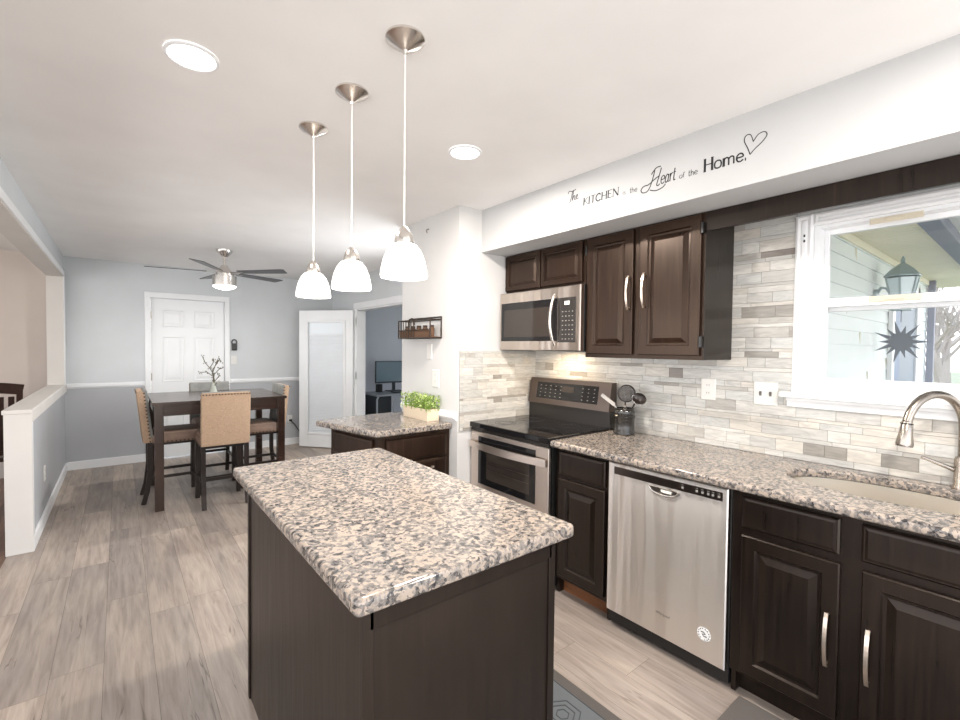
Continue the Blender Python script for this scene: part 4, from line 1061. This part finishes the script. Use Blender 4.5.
# ------------------------------------------------------------------ living-room chair behind the knee wall
lc = thing('dining_chair', 'dark cherry slat-back chair behind the knee wall', 'chair', (-.96, 5.75, 0), math.radians(10))
def lbuild(b, n, m='cherry', **k): return b.build(n, m, lc, world=False, **k)
b = MB(); b.box(-.24, .24, -.22, .24, .43, .47, .015); lbuild(b, 'seat')
sh = Matrix.Identity(4); sh[1][2] = -.22; sh[1][3] = .22*.45
for sx in (-1, 1):
    b = MB(); b.box(sx*.235-.02, sx*.235+.02, -.24, -.205, .45, 1.06, .004); b.xf(sh); lbuild(b, 'back_post')
    b = MB(); b.box(sx*.22-.02, sx*.22+.02, .18, .22, 0, .43, .003); lbuild(b, 'leg'); b = MB(); b.box(sx*.22-.02, sx*.22+.02, -.23, -.19, 0, .47, .003); lbuild(b, 'leg')
for k in range(7):
    x = -.186+.062*k; b = MB(); b.box(x-.019, x+.019, -.230, -.216, .50, 1.0, .002); b.xf(sh); lbuild(b, 'slat')
b = MB(); b.bar([(x/10*.255, -.223-.02*math.cos(x/10*PI/2), 1.055+.03*math.cos(x/10*PI/2)) for x in range(-10, 11)], .09, .025, (0, 1, 0)); b.xf(sh); lbuild(b, 'top_rail')
b = MB(); b.box(-.22, .22, -.235, -.21, .49, .53, .003); b.xf(sh); lbuild(b, 'lower_rail')

# ------------------------------------------------------------------ outside the window
SY = 1.05
b = MB(); z = .0
while z < 2.36:
    a = [(2.76, SY, z), (8.4, SY, z), (8.4, SY-.014, z), (2.76, SY-.014, z)]
    t_ = [(2.76, SY, z+.116), (8.4, SY, z+.116), (8.4, SY-.002, z+.116), (2.76, SY-.002, z+.116)]
    b.poly3([Vector(p) for p in a], [Vector(p) for p in t_]); z += .116
rn = random.Random(2); 
b.box(2.76, 8.4, SY, SY+.1, -.3, 2.6)
struct(b.build('wall_porch', 'siding'))
b = MB()
for k in range(20):
    zz = .116*(k+.0); xx = 3.0+rn.random()*1.6+1.4*(k % 3); b.box(xx, xx+.004, SY-.0145, SY-.003, zz+.008, zz+.112)
b.box(2.76, 8.4, SY-.03, SY-.014, 2.33, 2.40)
struct(b.build('trim_13', 'soffit_vinyl'))
b = MB(); b.box(2.76, 9.4, .62, SY, 2.40, 2.44)
for k in range(75): x = 2.78+k*.088; b.box(x, x+.078, .62, SY, 2.393, 2.40)
struct(b.build('ceiling_porch', 'soffit_vinyl'))
struct(MB().box(2.76, 9.4, .50, .62, 2.36, 2.50, .01).build('trim_14', 'beam_slate'))
b = MB(); b.box(6.10, 6.22, SY-.05, SY-.012, -.2, 2.22, .004).box(7.42, 7.54, SY-.05, SY-.012, -.2, 2.22, .004).box(6.10, 7.54, SY-.05, SY-.012, 2.1, 2.22, .004)
struct(b.build('trim_15', 'trim_white'))
d3 = sgroup('door_3', (6.8, SY, 0)); MB().box(6.22, 7.42, SY-.03, SY-.014, -.1, 2.1).build('door_panel', 'door_slate', d3)
b = MB(); b.box(6.22, 6.50, SY-.045, SY-.028, -.1, 2.1, .004); b.build('side_panel', 'shutter_blue', d3)
orn = thing('sun_ornament', 'dark metal sun-shaped ornament hanging on a cord below the porch lantern', 'ornament', (5.5, .85, 1.36))
b = MB(); c_ = Vector((5.5, .85, 1.545)); nn_ = Vector((-1, -.25, 0)).normalized(); ee = Vector((nn_.y, -nn_.x, 0)); zz_ = Vector((0, 0, 1))
b.tube([c_, c_+nn_*.02], .065, 24)
for k in range(14):
    a = 2*PI*k/14; d_ = ee*math.cos(a)+zz_*math.sin(a); e_ = ee*-math.sin(a)+zz_*math.cos(a); L = .20 if k % 2 else .15
    tr_ = [c_+d_*.05+e_*.022, c_+d_*.05-e_*.022, c_+d_*L]; b.poly3([p+nn_*.014 for p in tr_], [p+nn_*.004 for p in tr_])
b.build('sun_disc', 'ornament', orn)
MB().tube([(5.5, .85, 1.72), (5.5, .85, 1.872)], .003, 6).build('cord', 'ornament', orn)
ps_ = thing('porch_post', 'slate blue porch post at the end of the siding', 'post', (8.33, .98, -.3)); MB().box(8.3, 8.38, .96, 1.03, -.3, 2.39, .01).build('shaft', 'beam_slate', ps_)
MB().box(8.22, 8.45, .90, 1.045, -.3, -.1, .01).build('plinth', 'trim_white', ps_)
rl = thing('porch_railing', 'white picket railing on the porch by the door', 'railing', (7.0, .80, .0)); b = MB(); b.box(6.2, 7.6, .78, .82, .95, 1.0)
b.build('top_rail', 'trim_white', rl)
for k in range(8): x = 6.26+k*.18; MB().box(x, x+.035, .785, .815, -.30, .95).build('picket', 'trim_white', rl)
ln = thing('porch_lantern', 'weathered green lantern on a bracket by the porch siding', 'lantern', (5.5, .85, 1.9))
LX, LY = 5.5, .85
b = MB(); b.lathe([(.02, 2.235), (.012, 2.265), (.018, 2.275), (.004, 2.31)], (LX, LY, 0), 12).lathe([(.135, 2.125), (.138, 2.133), (.085, 2.195), (.03, 2.24)], (LX, LY, 0), 6); b.build('roof', 'lantern_green', ln)
b = MB(); b.lathe([(.072, 1.90), (.115, 2.115)], (LX, LY, 0), 6); b.build('glass', 'lantern_glass', ln)
b = MB()
for k in range(6):
    a = 2*PI*k/6; b.tube([(LX+.072*math.cos(a), LY+.072*math.sin(a), 1.90), (LX+.117*math.cos(a), LY+.117*math.sin(a), 2.115)], .008, 6)
b.lathe([(.04, 1.87), (.08, 1.825), (.08, 1.90)], (LX, LY, 0), 6); b.build('cage', 'lantern_green', ln)
b = MB(); b.tube([(LX-.0, SY-.02, 1.98), (LX-.02, SY-.06, 2.04), (LX-.02, SY-.1, 2.03), (LX, LY+.02, 1.88)], .013, 8).tube([(LX, SY-.014, 1.97), (LX, SY-.035, 1.97)], .06, 16); b.build('bracket', 'lantern_green', ln)
struct(MB().box(2.76, 60, -40, 40, -.35, -.3).build('ground_yard', 'lawn'))
def tree(x, y, h, seed, label):
    rn = random.Random(seed); b = MB()
    def br(p, d, L, r, lv):
        q_ = p+d*L; b.tube([p, p+d*L*.5+Vector((rn.uniform(-.03, .03), rn.uniform(-.03, .03), 0))*L, q_], [r, r*.85, r*.65], 5, cap=False)
        if lv == 0: return
        for _ in range(3 if lv > 1 else 4):
            nd = (d+Vector((rn.uniform(-.8, .8), rn.uniform(-.8, .8), rn.uniform(-.25, .6)))).normalized(); br(p+d*L*rn.uniform(.45, 1), nd, L*rn.uniform(.55, .8), r*.55, lv-1)
    br(Vector((x, y, -.3)), Vector((rn.uniform(-.1, .1), rn.uniform(-.1, .1), 1)).normalized(), h*.3, h*.022, 5)
    t = b.build('bare_tree', 'bark', origin=(x, y, -.3)); tag(t, label, 'tree', 'bare trees outside the window')
tree(15, 1.55, 5.5, 1, 'pale bare tree nearest the porch post outside the window')
tree(17.5, .7, 6.0, 2, 'pale bare tree outside the window at the right edge')
tree(22, 2.2, 7, 3, 'bare tree further back beyond the porch'); tree(26, 1.2, 8, 5, 'farthest bare tree in the yard beyond the porch')
